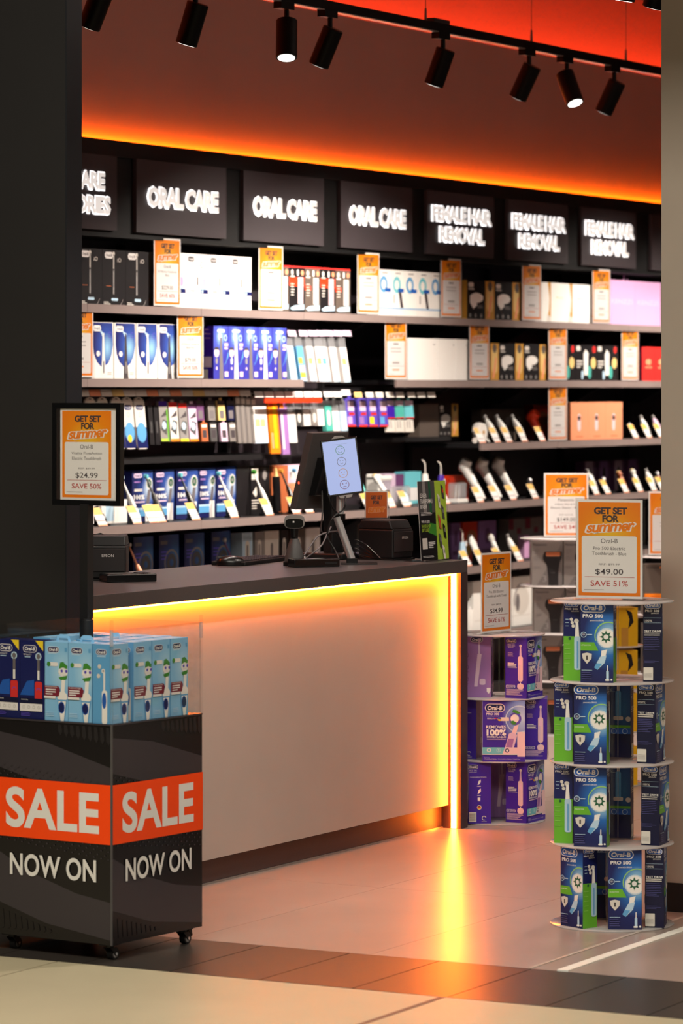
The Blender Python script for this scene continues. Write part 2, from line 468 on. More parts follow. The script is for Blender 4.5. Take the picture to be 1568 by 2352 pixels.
def put_shelf(lv, i0, i1, lip='shelf_lip'):
    z = LEVELS[lv]
    for i in range(i0, i1):
        s = slab('shelf', BAYS[i] + 0.002, BAYS[i + 1] - 0.002, YS + 0.012, 8.355, z - 0.022, z, 'shelf_black', shelf)
        slab('shelf_edge', BAYS[i] + 0.001, BAYS[i + 1] - 0.001, YS, YS + 0.012, z - 0.034, z + 0.001, lip, s)
put_shelf(1, 0, 10); put_shelf(2, 0, 3); put_shelf(2, 4, 10); put_shelf(3, 5, 10)
put_shelf(4, 0, 10); put_shelf(5, 0, 10); put_shelf(6, 0, 10)
for x in BAYS:                                  # shelf brackets under the two upper shelves
    for z in (1.916, 1.606, 0.986, 0.666):
        MB().prism([(8.10, z), (8.34, z), (8.34, z - 0.09), (8.27, z - 0.09)], lambda u, v, k, x=x: (x - 0.012 + 0.024 * k, u, v), 'black').build('bracket', shelf)
s3 = slab('pegboard_rail', BAYS[0], 16.0, 8.12, 8.14, 1.585, 1.60, 'shelf_black', shelf)
slab('pegboard_shelf', BAYS[0], BAYS[3], 8.05, 8.355, 1.275, 1.30, 'shelf_black', shelf)

def board(px0, px1, lines_, label):
    x0, x1 = onY(px0, YS), onY(px1, YS); w = x1 - x0; h = 0.312
    t = tag(MB().box(-w / 2, w / 2, -0.008, 0.012, 0, h, 'sign_board').build('category_board', None, ((x0 + x1) / 2, YS, 2.262)), label, 'sign')
    for k, (s, wf, cv, hf) in enumerate(lines_):
        a = Art(w, h); a.text(s, 0.5, cv, wf + 0.012, hf + 0.035, 'letter_halo', bold=0.06, res=2, space=0.9)
        mb = MB(); a.put(mb, lambda u, v, e: (u - w / 2, -0.0115 - e, v)); mb.build('letter_glow', t)
        a = Art(w, h); a.text(s, 0.5, cv, wf, hf, 'letter_face', bold=0.052, res=2, space=0.9)
        mb = MB(); a.put(mb, lambda u, v, e: (u - w / 2, -0.016 - e, v)); mb.build('lettering', t)
P0 = [310, 556, 779, 978, 1163, 1332]; P1 = [516, 740, 943, 1131, 1301, 1457]
two = lambda a, b, wa, wb_: [(a, wa, 0.645, 0.235), (b, wb_, 0.325, 0.235)]
xb0 = onY(310, YS) - 0.905
def px_of(X, Y):                                # inverse of onY, used to keep the board pitch
    r = X * SA - Y * CA; d = X * CA + Y * SA
    return CX + F * r / d
board(px_of(xb0, YS), px_of(xb0 + (onY(516, YS) - onY(310, YS)), YS), two('ORAL CARE', 'ACCESSORIES', 0.72, 0.84), 'dark board reading oral care accessories, cut off by the black entrance wall')
for k in range(3):
    board(P0[k], P1[k], [('ORAL CARE', 0.79, 0.5, 0.275)], 'dark illuminated board reading oral care, ' + ['leftmost', 'middle', 'rightmost'][k] + ' of three')
for k in range(3, 6):
    board(P0[k], P1[k], two('FEMALE HAIR', 'REMOVAL', 0.9, 0.68), 'dark illuminated board reading female hair removal, ' + ['leftmost', 'middle', 'rightmost'][k - 3] + ' of three')
x6 = onY(1493, YS)
tag(MB().box(-0.385, 0.385, -0.008, 0.012, 0, 0.312, 'sign_board').build('category_board', None, (x6 + 0.385, YS, 2.262)), 'dark category board half hidden behind the beige pillar', 'sign')

# ------------------------------------------------------------------ track lights
def spot_lamp(name, loc, d, energy, parent, col=(1.0, 0.89, 0.78), ang=112, blend=0.6):
    l = bpy.data.lights.new(name, 'SPOT'); l.energy = energy; l.color = col; l.spot_size = math.radians(ang); l.spot_blend = blend
    l.shadow_soft_size = 0.035
    o = bpy.data.objects.new(name, l); root.objects.link(o)
    o.parent = parent; o.location = loc; o.rotation_euler = Vector(d).to_track_quat('-Z', 'Y').to_euler()
def fixture(X, Y, Z, d, label, energy, group=None, ang=112):
    t = thing('track_spotlight', label, 'spotlight', (X, Y, Z), 0, group)
    d = Vector(d).normalized()
    MB().box(-0.05, 0.05, -0.017, 0.017, -0.028, 0, 'spot_black').build('adapter', t)
    MB().cyl((0.02, 0, -0.028), (0.02, 0, -0.075), 0.010, 0.010, 'spot_black', 10).build('stem', t)
    c = Vector((0.02, 0, -0.10)) + Vector((0, -0.025, 0)) * 0
    a = c - d * 0.035; b = c + d * 0.115
    can = MB().tube([a, a + d * 0.003, b], [0.036, 0.040, 0.040], 'spot_black', 24).build('housing', t)
    MB().tube([b, b + d * 0.004], [0.0405, 0.039], 'spot_black', 24).build('rim', can)
    MB().tube([b + d * 0.0042, b + d * 0.0052], [0.032, 0.032], 'lens_on', 24).build('lens', can)
    spot_lamp('spot_beam', b + d * 0.02, d, energy, t, ang=ang)
TY, TZ = 6.5, 3.045
tr = tag(MB().box(8.95, 20.5, TY - 0.018, TY + 0.018, TZ, TZ + 0.034, 'spot_black').build('lighting_track'), 'long black lighting track hung below the ceiling along the shelf wall', 'track')
slab('contact_strip', 8.96, 20.4, TY - 0.0165, TY + 0.0165, TZ - 0.004, TZ - 0.0002, 'alu', tr)
xj = onY(1005, TY); slab('joint_box', xj - 0.07, xj + 0.07, TY - 0.02, TY + 0.02, TZ + 0.034, TZ + 0.05, 'black', tr)
for px in (702, 977, 1220, 1437):
    x = onY(px, TY)
    MB().cyl((x, TY, TZ + 0.034), (x, TY, TZ + 0.085), 0.006, 0.004, 'grey_dark', 8).build('cable_gripper', tr)
    MB().cyl((x, TY, TZ + 0.08), (x, TY, 4.20), 0.0015, 0.0015, 'grey_dark', 6).build('suspension_wire', tr)
E1 = 330
FX = [(225, (0, 0.42, -0.9), 'cut off by the top left corner of the picture'), (442, (0, 0.32, -0.94), 'second from the left end'),
      (652, (-0.30, -0.16, -0.93), 'aimed straight down with its lens showing'), (752, (0, 0.42, -0.9), 'fourth from left, tilted to the shelves'),
      (1012, (0, 0.36, -0.93), 'fifth from left, below the joint box'), (1210, (0, 0.46, -0.89), 'sixth from left, below a suspension wire'),
      (1297, (-0.2, -0.42, -0.88), 'turned to the aisle with its lens showing'), (1406, (0, 0.45, -0.89), 'nearest the beige pillar')]
for px, d, lab in FX:
    fixture(onY(px, TY), TY, TZ, d, 'black track spotlight ' + lab, (E1 * (0.10 if px < 800 else 0.24 if px < 1100 else 0.72 if px < 1300 else 0.95)) if d[1] > 0 else 15, 'spotlights on the shelf track')
for x, lab in ((9.6, 'hidden behind the dark entrance wall'), (17.6, 'hidden behind the upper part of the beige pillar'), (18.9, 'farthest along the shelf track, behind the beige pillar')):
    fixture(x, TY, TZ, (0, 0.42, -0.9), 'black track spotlight ' + lab, E1 * (0.8 if x < 18 else 0.6) if x > 10 else E1 * 0.07, 'spotlights on the shelf track')
T2Y, T2Z = 4.6, 3.06
tr2 = tag(MB().box(9.0, 20.5, T2Y - 0.018, T2Y + 0.018, T2Z, T2Z + 0.034, 'black').build('lighting_track'), 'second black lighting track over the shop aisle, above the picture', 'track')
for x in (9.3, 12.5, 15.5, 18.5):
    MB().cyl((x, T2Y, T2Z + 0.034), (x, T2Y, 4.20), 0.0015, 0.0015, 'grey_dark', 6).build('suspension_wire', tr2)
for k, (x, d, e) in enumerate([(9.3, (-0.25, 0.25, -0.93), 100), (10.9, (0.0, 0.2, -0.94), 40), (onY(1437, T2Y), (0.05, 0.2, -0.97), 40),
                               (onY(1516, T2Y), (0.1, 0.3, -0.95), 36), (13.4, (0.0, 0.45, -0.9), 36), (15.6, (0.0, 0.5, -0.87), 14)]):
    lab = {2: 'black spotlight whose tip pokes into the top edge near the pillar', 3: 'black spotlight half hidden behind the top of the beige pillar', 0: 'black aisle track spotlight above the sale bin, out of the picture', 1: 'black aisle track spotlight above the counter, out of the picture', 4: 'black aisle track spotlight over the purple toothbrush stand, out of the picture', 5: 'black aisle track spotlight over the shaver stand, out of the picture'}[k]
    fixture(x, T2Y, T2Z, d, lab, e, 'spotlights on the aisle track', 85)

# ------------------------------------------------------------------ service counter
ct = thing('service_counter', 'dark service counter with pale front panel edged in glowing amber light', 'counter', (0, 0, 0))
XL, XR = 8.93, 11.52
MB().box(XL, XR, 5.75, 6.40, 0.93, 0.975, 'counter_top').build('worktop', ct, bevel=0.0015)
MB().box(11.465, XR, 5.75, 6.40, 0, 0.93, 'counter_dark').build('end_panel', ct)
slab('front_panel', XL, 11.462, 5.80, 5.82, 0.085, 0.93, 'counter_white', ct)
slab('kickboard', XL, 11.464, 5.828, 5.845, 0.0, 0.085, 'counter_dark', ct)
slab('floor_bead', XL, 11.464, 5.822, 5.8275, 0.0, 0.006, 'alu', ct)
slab('carcass', XL, 11.46, 5.85, 6.34, 0.02, 0.925, 'counter_dark', ct)
slab('light_strip', 11.456, 11.4645, 5.768, 5.785, 0.002, 0.928, 'led_amber', ct)
slab('light_strip', XL, 11.45, 5.768, 5.785, 0.922, 0.9297, 'led_top', ct)

# ------------------------------------------------------------------ price sign print (GET SET FOR summer)
def sign_art(W, H, spec, small=False):
    """spec: (brand, [lines], rrp, price, save) with None where the print cannot be read"""
    a = Art(W, H)
    a.rect(0.0, 0.0, 1.0, 1.0, 'paper')
    a.poly([(0.035, 0.025), (0.965, 0.025), (0.965, 0.975), (0.035, 0.975)], 'sign_glow')
    r = 2 if small else 4
    a.text('GET SET', 0.52, 0.888, 0.50, 0.072, 'ink', bold=0.045, res=r, space=0.93)
    a.text('FOR', 0.52, 0.808, 0.25, 0.072, 'ink', bold=0.045, res=r, space=0.93)
    a.text('summer', 0.52, 0.715, 0.80, 0.112, 'paper', bold=0.095, shear=0.28, res=r, rot=0.06, space=0.9)
    a.text('summer', 0.52, 0.715, 0.74, 0.078, 'orange', bold=0.028, shear=0.28, res=r, rot=0.06, space=0.9)
    a.pill(0.5, 0.345, 0.83, 0.575, 'paper', r=0.006)
    if spec is None: return a
    brand, ls, rrp, price, save = spec
    if brand: a.text(brand, 0.5, 0.582, None, 0.046, 'ink', res=r)
    else: a.rect(0.38, 0.572, 0.62, 0.594, 'ink_soft')
    for k, l in enumerate(ls):
        if l: a.text(l, 0.5, 0.508 - 0.053 * k, min(0.74, 0.034 * H / W * 0.62 * len(l)), 0.034, 'ink', res=2)
        else: a.rect(0.26, 0.500 - 0.053 * k, 0.74, 0.516 - 0.053 * k, 'ink_pale')
    if rrp: a.text('RRP: ' + rrp, 0.5, 0.344, 0.31, 0.022, 'ink_soft', res=2)
    if price: a.text(price, 0.5, 0.266, 0.42, 0.066, 'ink', bold=0.004, res=r)
    else: a.rect(0.34, 0.25, 0.66, 0.285, 'ink_pale')
    a.rect(0.13, 0.214, 0.88, 0.218, 'red_ink')
    if save: a.text(save, 0.5, 0.152, 0.56, 0.056, 'red_ink', bold=0.006, res=r)
    else: a.rect(0.34, 0.14, 0.66, 0.165, 'coral')
    a.rect(0.12, 0.082, 0.42, 0.089, 'ink_pale')
    return a
def acrylic_sign(label, loc, rz, spec, W=0.21, H=0.297, small=False, group=None, art=None):
    t = thing('price_sign', label, 'sign', loc, rz, group)
    MB().box(-W / 2 + 0.002, W / 2 - 0.002, -0.0005, 0.0005, 0.004, H + 0.002, 'paper').build('sign_card', t)
    mb = MB(); (art or sign_art(W - 0.004, H - 0.002, spec, small)).put(mb, lambda u, v, e: (u - W / 2 + 0.002, -0.0006 - e * 0.5, v + 0.004)); mb.build('printed_artwork', t)
    h = MB().box(-W / 2, W / 2 + 0.005, -0.0062, -0.0042, 0.0, H + 0.007, 'acrylic_clear').build('acrylic_front', t)
    MB().box(-W / 2, W / 2 + 0.005, 0.002, 0.004, 0.0, H + 0.007, 'acrylic_clear').build('acrylic_back', t)
    if not small: MB().box(-W / 2, W / 2 + 0.005, -0.035, 0.04, 0.0, 0.0025, 'acrylic_clear').build('acrylic_foot', t)
    return t

# ------------------------------------------------------------------ boxed products on the floor stands
def logo(a, cu, cv, w, ring='white', fill='blue', r=3):
    h = w * a.W * 0.36 / a.H
    a.pill(cu, cv, w, h, ring); a.pill(cu, cv, w * 0.94, h * 0.84, fill if ring != 'navy' else 'navy')
    a.text('Oral-B', cu, cv, w * 0.76, h * 0.52, 'white', bold=0.03, shear=0.12, res=r)
def logo_dark(a, cu, cv, w, r=2):
    h = w * a.W * 0.42 / a.H
    a.pill(cu, cv, w, h, 'paper'); a.pill(cu, cv, w * 0.93, h * 0.84, 'navy')
    a.text('Oral-B', cu, cv, w * 0.74, h * 0.5, 'white', bold=0.03, shear=0.12, res=r)
def star(a, cu, cv, r, m, n=8):
    k = a.W / a.H; pts = []
    for i in range(2 * n):
        q = r if i % 2 == 0 else r * 0.55; t = math.pi * i / n
        pts.append((cu + q * math.cos(t), cv + q * k * math.sin(t)))
    a.poly_fan = None
    for i in range(2 * n): a.poly([(cu, cv), pts[i], pts[(i + 1) % (2 * n)]], m, False)
    a.L += 1
W5, D5, H5 = 0.098, 0.056, 0.236
fr = Art(W5, H5)
fr.rect(0, 0, 1, 1, 'p500_glow')
logo(fr, 0.38, 0.935, 0.76)
fr.text('PRO 500', 0.38, 0.835, 0.62, 0.044, 'white', bold=0.02)
fr.text('powered by BRAUN', 0.50, 0.775, 0.42, 0.026, 'white', shear=0.2, res=2)
fr.ring(0.86, 0.585, 0.40, 0.43, 'green_pale', 60, 200)
fr.poly([(0, 0.505), (0.42, 0.505), (0.55, 0.40), (0, 0.40)], 'green')
fr.text('CROSSACTION', 0.17, 0.468, 0.28, 0.014, 'white', res=2)
fr.ell(0.80, 0.56, 0.30, 'white'); fr.ring(0.80, 0.56, 0.27, 0.29, 'paleblue')
star(fr, 0.78, 0.575, 0.20, 'green_dark'); fr.ell(0.78, 0.575, 0.075, 'paper')
fr.poly([(0.64, 0.40), (0.82, 0.42), (0.76, 0.32), (0.62, 0.31)], 'white')
fr.poly([(0.60, 0.325), (0.80, 0.345), (0.74, 0.25), (0.52, 0.16), (0.42, 0.19)], 'paleblue')
fr.poly([(0.49, 0.245), (0.66, 0.24), (0.52, 0.16), (0.42, 0.19)], 'sky_deep')
fr.poly([(0.05, 0.36), (0.20, 0.375), (0.35, 0.36), (0.34, 0.30), (0.20, 0.235), (0.07, 0.30)], 'offwhite'); fr.text('1', 0.2, 0.312, 0.05, 0.055, 'ink', bold=0.03, res=2)
fr.ell(0.10, 0.60, 0.09, 'paleblue'); fr.ell(0.10, 0.60, 0.07, 'navy'); fr.text('3D', 0.10, 0.60, 0.08, 0.022, 'white', res=2)
fr.rect(0.20, 0.595, 0.36, 0.607, 'paleblue')
fr.rect(0.79, 0.045, 0.87, 0.15, 'paleblue'); fr.rect(0.815, 0.15, 0.845, 0.22, 'white'); fr.pill(0.82, 0.036, 0.13, 0.022, 'white'); fr.ell(0.95, 0.04, 0.03, 'white')
fr.rect(0.04, 0.152, 0.36, 0.158, 'paleblue'); fr.lines(0.04, 0.12, 0.36, 4, 0.026, 'print_dim', 0.012, 3)
sd = Art(D5, H5)                       # green side with the slim brush
sd.rect(0, 0, 1, 1, 'navy'); sd.rect(0, 0, 1, 0.56, 'green')
logo(sd, 0.42, 0.965, 0.78, r=2); sd.text('PRO 500', 0.42, 0.905, 0.7, 0.024, 'white', bold=0.02, res=2)
sd.text('BRAUN', 0.62, 0.877, 0.42, 0.015, 'white', shear=0.2, res=2)
for k in range(3): sd.ell(0.42 + 0.05 * k, 0.775 - 0.042 * k, 0.09, 'offwhite'); sd.rect(0.1, 0.772 - 0.042 * k, 0.28, 0.778 - 0.042 * k, 'paleblue')
sd.pill(0.70, 0.755, 0.26, 0.055, 'offwhite'); sd.poly([(0.66, 0.74), (0.80, 0.74), (0.86, 0.55), (0.62, 0.55)], 'white')
sd.pill(0.76, 0.35, 0.36, 0.42, 'paleblue', r=0.007); sd.rect(0.72, 0.16, 0.80, 0.50, 'sky_deep')
sd.ell(0.34, 0.535, 0.07, 'green_dark'); sd.lines(0.06, 0.46, 0.42, 5, 0.06, 'green_pale', 0.005, 4)
bc = Art(D5, H5)                       # text side with barcode
bc.rect(0, 0, 1, 1, 'navy_dark')
logo(bc, 0.5, 0.955, 0.84, r=2); bc.text('PRO 500', 0.48, 0.89, 0.75, 0.028, 'white', bold=0.02, res=2); bc.text('BRAUN', 0.62, 0.86, 0.4, 0.016, 'white', shear=0.2, res=2)
bc.rect(0.05, 0.80, 0.95, 0.803, 'paleblue'); bc.text('100%', 0.26, 0.765, 0.42, 0.028, 'white', res=2); bc.rect(0.05, 0.738, 0.95, 0.741, 'paleblue')
bc.text('TEST DRIVE', 0.5, 0.635, 0.9, 0.024, 'white', bold=0.015, res=2); bc.lines(0.05, 0.605, 0.85, 2, 0.024, 'offwhite', 0.010, 2)
bc.lines(0.05, 0.55, 0.85, 8, 0.022, 'print_dim', 0.008, 5); bc.lines(0.05, 0.27, 0.8, 3, 0.016, 'print_dim', 0.006, 8)
bc.pill(0.27, 0.10, 0.5, 0.16, 'offwhite', r=0.002); bc.rect(0.06, 0.105, 0.46, 0.108, 'ink_soft')
for k in range(4): bc.rect(0.06, 0.055 + 0.012 * k, 0.46, 0.059 + 0.012 * k, 'ink_pale')
bk = Art(W5, H5)
bk.rect(0, 0, 1, 1, 'dusk_glow'); bk.rect(0, 0, 1, 0.30, 'navy_dark')
bk.text('PRO 500', 0.4, 0.93, 0.55, 0.03, 'white', bold=0.02, res=2); bk.text('100%', 0.25, 0.86, 0.35, 0.03, 'paleblue', res=2); bk.rect(0.05, 0.835, 0.62, 0.838, 'paleblue')
bk.rect(0.58, 0.84, 0.66, 0.99, 'offwhite'); bk.pill(0.62, 0.68, 0.17, 0.34, 'sky_deep', r=0.006); bk.pill(0.62, 0.50, 0.30, 0.05, 'offwhite', r=0.004); bk.ell(0.93, 0.49, 0.08, 'offwhite')
bk.rect(0, 0.375, 1, 0.41, 'green'); bk.rect(0, 0.30, 1, 0.375, 'blue')
for k in range(3): bk.ring(0.15 + 0.34 * k, 0.335, 0.07, 0.085, 'paleblue', n=14)
P500 = Proto('toothbrush_box', W5, D5, H5, 'navy_dark', {'front': fr, 'right': sd, 'left': bc, 'back': bk})

W3, D3, H3 = 0.155, 0.084, 0.222
f3 = Art(W3, H3)
f3.rect(0, 0, 1, 1, 'p300_glow')
f3.ring(0.86, 0.70, 0.30, 0.325, 'paleblue', n=30)
logo_dark(f3, 0.29, 0.885, 0.47, 4); f3.text('PRO 300', 0.24, 0.785, 0.30, 0.040, 'white', bold=0.012); f3.rect(0.08, 0.745, 0.38, 0.748, 'lilac_pale')
f3.text('BRAUN', 0.2, 0.712, 0.18, 0.025, 'white', shear=0.2, res=2); f3.rect(0.28, 0.706, 0.33, 0.72, 'red')
f3.pill(0.50, 0.70, 0.28, 0.06, 'offwhite'); f3.ell(0.40, 0.70, 0.045, 'yellow'); f3.poly([(0.40, 0.70), (0.445, 0.70), (0.42, 0.73), (0.38, 0.73), (0.355, 0.70)], 'blue')
f3.poly([(0.74, 0.58), (0.86, 0.62), (0.78, 0.44), (0.67, 0.44)], 'pink_brush')
f3.ell(0.77, 0.71, 0.145, 'violet_mid'); f3.ell(0.76, 0.71, 0.10, 'paper')
f3.poly([(0.70, 0.82), (0.72, 0.86), (0.80, 0.85), (0.90, 0.80), (0.82, 0.79)], 'leaf'); f3.poly([(0.65, 0.66), (0.72, 0.61), (0.80, 0.62), (0.79, 0.65), (0.72, 0.68)], 'leaf')
f3.poly([(0.53, 0.235), (0.62, 0.46), (0.70, 0.485), (0.82, 0.44), (0.74, 0.235)], 'lilac_pale'); f3.poly([(0.55, 0.24), (0.60, 0.38), (0.74, 0.38), (0.70, 0.235)], 'lilac')
f3.rect(0.82, 0.08, 1.0, 0.49, 'pink_brush')
f3.text('REMOVES', 0.315, 0.572, 0.47, 0.050, 'white', bold=0.02); f3.text('100%', 0.325, 0.48, 0.46, 0.105, 'white', bold=0.05); f3.text('MORE PLAQUE', 0.33, 0.405, 0.45, 0.034, 'white', bold=0.02); f3.rect(0.1, 0.365, 0.55, 0.378, 'lilac_pale')
f3.rect(0, 0.13, 0.53, 0.235, 'aqua'); f3.poly([(0.47, 0.13), (0.83, 0.13), (0.83, 0.235), (0.53, 0.235)], 'pink_brush')
f3.ring(0.15, 0.19, 0.03, 0.05, 'paper', n=14); f3.ring(0.38, 0.19, 0.045, 0.05, 'paper', n=14); f3.text('3', 0.38, 0.19, 0.035, 0.035, 'white', res=2); f3.ell(0.58, 0.185, 0.05, 'navy'); f3.ell(0.58, 0.185, 0.028, 'paper')
f3.rect(0, 0.115, 0.82, 0.128, 'paper'); f3.rect(0, 0, 1, 0.10, 'violet'); f3.rect(0.82, 0.085, 1.0, 0.12, 'pink_brush')
f3.text('Contents:', 0.10, 0.068, 0.13, 0.018, 'white', res=2); f3.text('1 Power Brush Handle, 1 Brush Head, 1 Charger, 1 Travel Case', 0.46, 0.043, 0.85, 0.018, 'white', res=1)
s3a = Art(D3, H3)                      # side with the pink brush
s3a.rect(0, 0, 1, 1, 'violet'); logo_dark(s3a, 0.28, 0.945, 0.46, 3); s3a.text('PRO 300', 0.28, 0.882, 0.34, 0.024, 'white', res=2); s3a.rect(0.1, 0.858, 0.46, 0.861, 'white'); s3a.text('BRAUN', 0.26, 0.843, 0.24, 0.013, 'white', shear=0.2, res=2)
s3a.lines(0.12, 0.75, 0.30, 4, 0.018, 'lilac_pale', 0.006, 3); s3a.lines(0.12, 0.575, 0.42, 3, 0.024, 'white', 0.012, 1); s3a.rect(0.12, 0.505, 0.55, 0.509, 'white')
s3a.ell(0.72, 0.87, 0.06, 'offwhite'); s3a.poly([(0.69, 0.85), (0.75, 0.85), (0.77, 0.69), (0.67, 0.69)], 'lilac_pale'); s3a.pill(0.72, 0.49, 0.23, 0.42, 'pink_brush', r=0.008); s3a.rect(0.64, 0.30, 0.70, 0.56, 'lilac_pale'); s3a.pill(0.72, 0.60, 0.12, 0.10, 'pink_pale')
s3a.pill(0.72, 0.20, 0.30, 0.09, 'pink_brush', r=0.008); s3a.rect(0.70, 0.24, 0.74, 0.265, 'white')
s3a.pill(0.26, 0.195, 0.42, 0.045, 'white', r=0.002); s3a.pill(0.26, 0.195, 0.38, 0.036, 'violet', r=0.002); s3a.text('10 DAY', 0.26, 0.195, 0.32, 0.022, 'white', bold=0.01, res=2); s3a.lines(0.06, 0.145, 0.85, 6, 0.018, 'lilac_pale', 0.008, 6)
s3b = Art(D3, H3)                      # three cleaning modes side
s3b.rect(0, 0, 1, 1, 'violet'); logo_dark(s3b, 0.2, 0.935, 0.44, 3); s3b.text('PRO 300', 0.2, 0.872, 0.34, 0.022, 'white', res=2); s3b.rect(0.04, 0.845, 0.36, 0.848, 'white'); s3b.text('3 CLEANING MODES', 0.42, 0.765, 0.72, 0.018, 'white', res=2)
for k in range(2): s3b.poly([(0.40, 0.64 - 0.15 * k), (0.44, 0.70 - 0.15 * k), (0.54, 0.73 - 0.15 * k), (0.54, 0.68 - 0.15 * k), (0.46, 0.645 - 0.15 * k)], 'white'); s3b.rect(0.38, 0.61 - 0.15 * k, 0.54, 0.62 - 0.15 * k, 'white')
s3b.poly([(0.40, 0.43), (0.52, 0.43), (0.52, 0.39), (0.50, 0.36), (0.46, 0.385), (0.42, 0.36), (0.40, 0.39)], 'white'); s3b.ell(0.47, 0.265, 0.10, 'white'); s3b.ell(0.47, 0.265, 0.085, 'yellow'); s3b.rect(0.40, 0.258, 0.54, 0.276, 'red'); s3b.rect(0.42, 0.276, 0.52, 0.292, 'box_black')
s3b.rect(0.02, 0.03, 0.34, 0.19, 'offwhite')
for k in range(7): s3b.rect(0.04, 0.05 + 0.018 * k, 0.30, 0.058 + 0.018 * k, 'grey')
s3b.ring(0.68, 0.09, 0.07, 0.10, 'offwhite', 20, 300, 14); s3b.rect(0.56, 0.03, 0.80, 0.036, 'offwhite')
b3 = Art(W3, H3)
b3.rect(0, 0, 1, 1, 'lilac'); logo_dark(b3, 0.66, 0.96, 0.3, 2); b3.rect(0.70, 0.72, 0.74, 0.98, 'lilac_pale'); b3.poly([(0.60, 0.18), (0.68, 0.18), (0.78, 0.72), (0.68, 0.72)], 'lilac_pale'); b3.pill(0.80, 0.26, 0.14, 0.10, 'lilac_pale', r=0.006)
b3.poly([(0.90, 0.16), (0.99, 0.16), (0.99, 0.10), (0.945, 0.065), (0.90, 0.10)], 'paper')
for k in range(3): b3.ring(0.42, 0.70 - 0.2 * k, 0.045, 0.055, 'mauve', n=14); b3.rect(0.36, 0.62 - 0.2 * k, 0.48, 0.625 - 0.2 * k, 'mauve')
P300 = Proto('toothbrush_box', W3, D3, H3, 'violet', {'front': f3, 'left': s3a, 'right': s3b, 'back': b3})

WC, DC, HC = 0.142, 0.075, 0.205
fc = Art(WC, HC)
fc.rect(0, 0, 1, 1, 'box_grey'); fc.poly([(0.15, 0.0), (1.0, 0.98), (1.0, 0.0)], 'box_grey_dark')
fc.text('Panasonic', 0.27, 0.925, 0.44, 0.045, 'ink', bold=0.03, res=2)
fc.lines(0.07, 0.80, 0.18, 3, 0.035, 'ink_soft', 0.012, 2); fc.lines(0.07, 0.66, 0.15, 4, 0.03, 'ink_soft', 0.008, 5); fc.lines(0.07, 0.42, 0.25, 2, 0.03, 'ink_soft', 0.01, 7)
fc.poly([(0.36, 0.60), (0.36, 0.68), (0.42, 0.765), (0.97, 0.765), (0.99, 0.66), (0.90, 0.50), (0.86, 0.30), (0.86, 0.0), (0.54, 0.0), (0.53, 0.22), (0.48, 0.47)], 'box_black')
fc.rect(0.46, 0.675, 0.92, 0.755, 'copper'); fc.rect(0.47, 0.665, 0.91, 0.68, 'coral'); fc.rect(0.62, 0.285, 0.76, 0.297, 'grey_dark')
fc.text('3', 0.41, 0.16, 0.13, 0.14, 'grey', res=3)
PSH = Proto('shaver_box', WC, DC, HC, 'box_grey', {'front': fc, 'left': Art(DC, HC).rect(0.3, 0.0, 0.45, 1, 'white').rect(0.7, 0, 0.78, 1, 'offwhite')})

fd = Art(0.15, 0.235)
fd.rect(0, 0, 1, 1, 'brown_box'); fd.text('CONAIR', 0.30, 0.93, 0.40, 0.035, 'box_black', bold=0.02, res=2); fd.text('MAN', 0.62, 0.93, 0.22, 0.035, 'orange', bold=0.02, res=2)
fd.poly([(0.02, 0.02), (0.62, 0.02), (0.70, 0.42), (0.02, 0.42)], 'orange')
for k in range(4): fd.poly([(0.25, 0.37 - 0.09 * k), (0.6, 0.36 - 0.09 * k), (0.6, 0.34 - 0.09 * k), (0.22, 0.345 - 0.09 * k)], 'orange_deep')
PCON = Proto('trimmer_box', 0.15, 0.08, 0.235, 'brown_box', {'front': fd})
fy = Art(0.25, 0.155)
fy.rect(0, 0, 1, 1, 'yellow'); fy.poly([(0.80, 0.95), (0.9, 0.88), (0.93, 0.62), (0.84, 0.45), (0.86, 0.70)], 'box_black'); fy.rect(0.80, 0.25, 0.83, 0.35, 'box_black'); fy.rect(0.72, 0.0, 0.84, 0.48, 'gold')
sy = Art(0.09, 0.155); sy.rect(0, 0, 1, 1, 'gold'); sy.pill(0.6, 0.6, 0.35, 0.5, 'box_black')
PYEL = Proto('yellow_carton', 0.25, 0.09, 0.155, 'yellow', {'front': fy, 'left': sy})

# ------------------------------------------------------------------ acrylic disc stands
def disc_stand(label, x, y, zs, R, post=0.02):
    t = thing('display_stand', label, 'stand', (x, y, 0))
    me = MB().lathe([(R - 0.0015, 0), (R, 0.0012), (R, 0.0035), (R - 0.0015, 0.0047)], 'acrylic_disc', n=56).mesh('disc')
    for z in zs: linkmesh('disc', me, t, (0, 0, z))
    for a, b in zip(zs[:-1], zs[1:]): MB().lathe([(post, a + 0.0048), (post, b - 0.0001)], 'acrylic_clear', n=16).build('post', t)
    return t
def rel(ax, ay, r, tw):                 # offset from a stand's axis: r to the right in view, tw towards the viewer
    return ax + r * SA - tw * CA, ay - r * CA - tw * SA
DZ = 0.0048
axA = atD(1405, 10.56); zA = [0.0, 0.241, 0.484, 0.726, 0.963]
disc_stand('tall round acrylic display stand of blue toothbrush boxes beside the beige pillar', *axA, zA, 0.185)
TIER = ['bottom', 'second', 'third', 'top']
def stack(proto, ax, z, items, desc, group):
    for r, tw, deg, which in items:
        x, y = rel(ax[0], ax[1], r, tw)
        proto.place(desc + ', ' + which, (x, y, z), FACE + math.radians(deg), group)
gA = 'blue and green toothbrush boxes on the pillar stand'
for k in (1, 2):
    stack(P500, axA, zA[k] + DZ, [(-0.068, 0.105, -14, 'front of the %s tier' % TIER[k]), (-0.135, 0.0, -106, 'green side shown left on the %s tier' % TIER[k]),
          (0.02, -0.105, 166, 'back shown on the %s tier' % TIER[k]), (0.112 + 0.012 * (k == 1), 0.055, 68, 'barcode side shown right on the %s tier' % TIER[k])], 'blue toothbrush box on the pillar stand', gA)
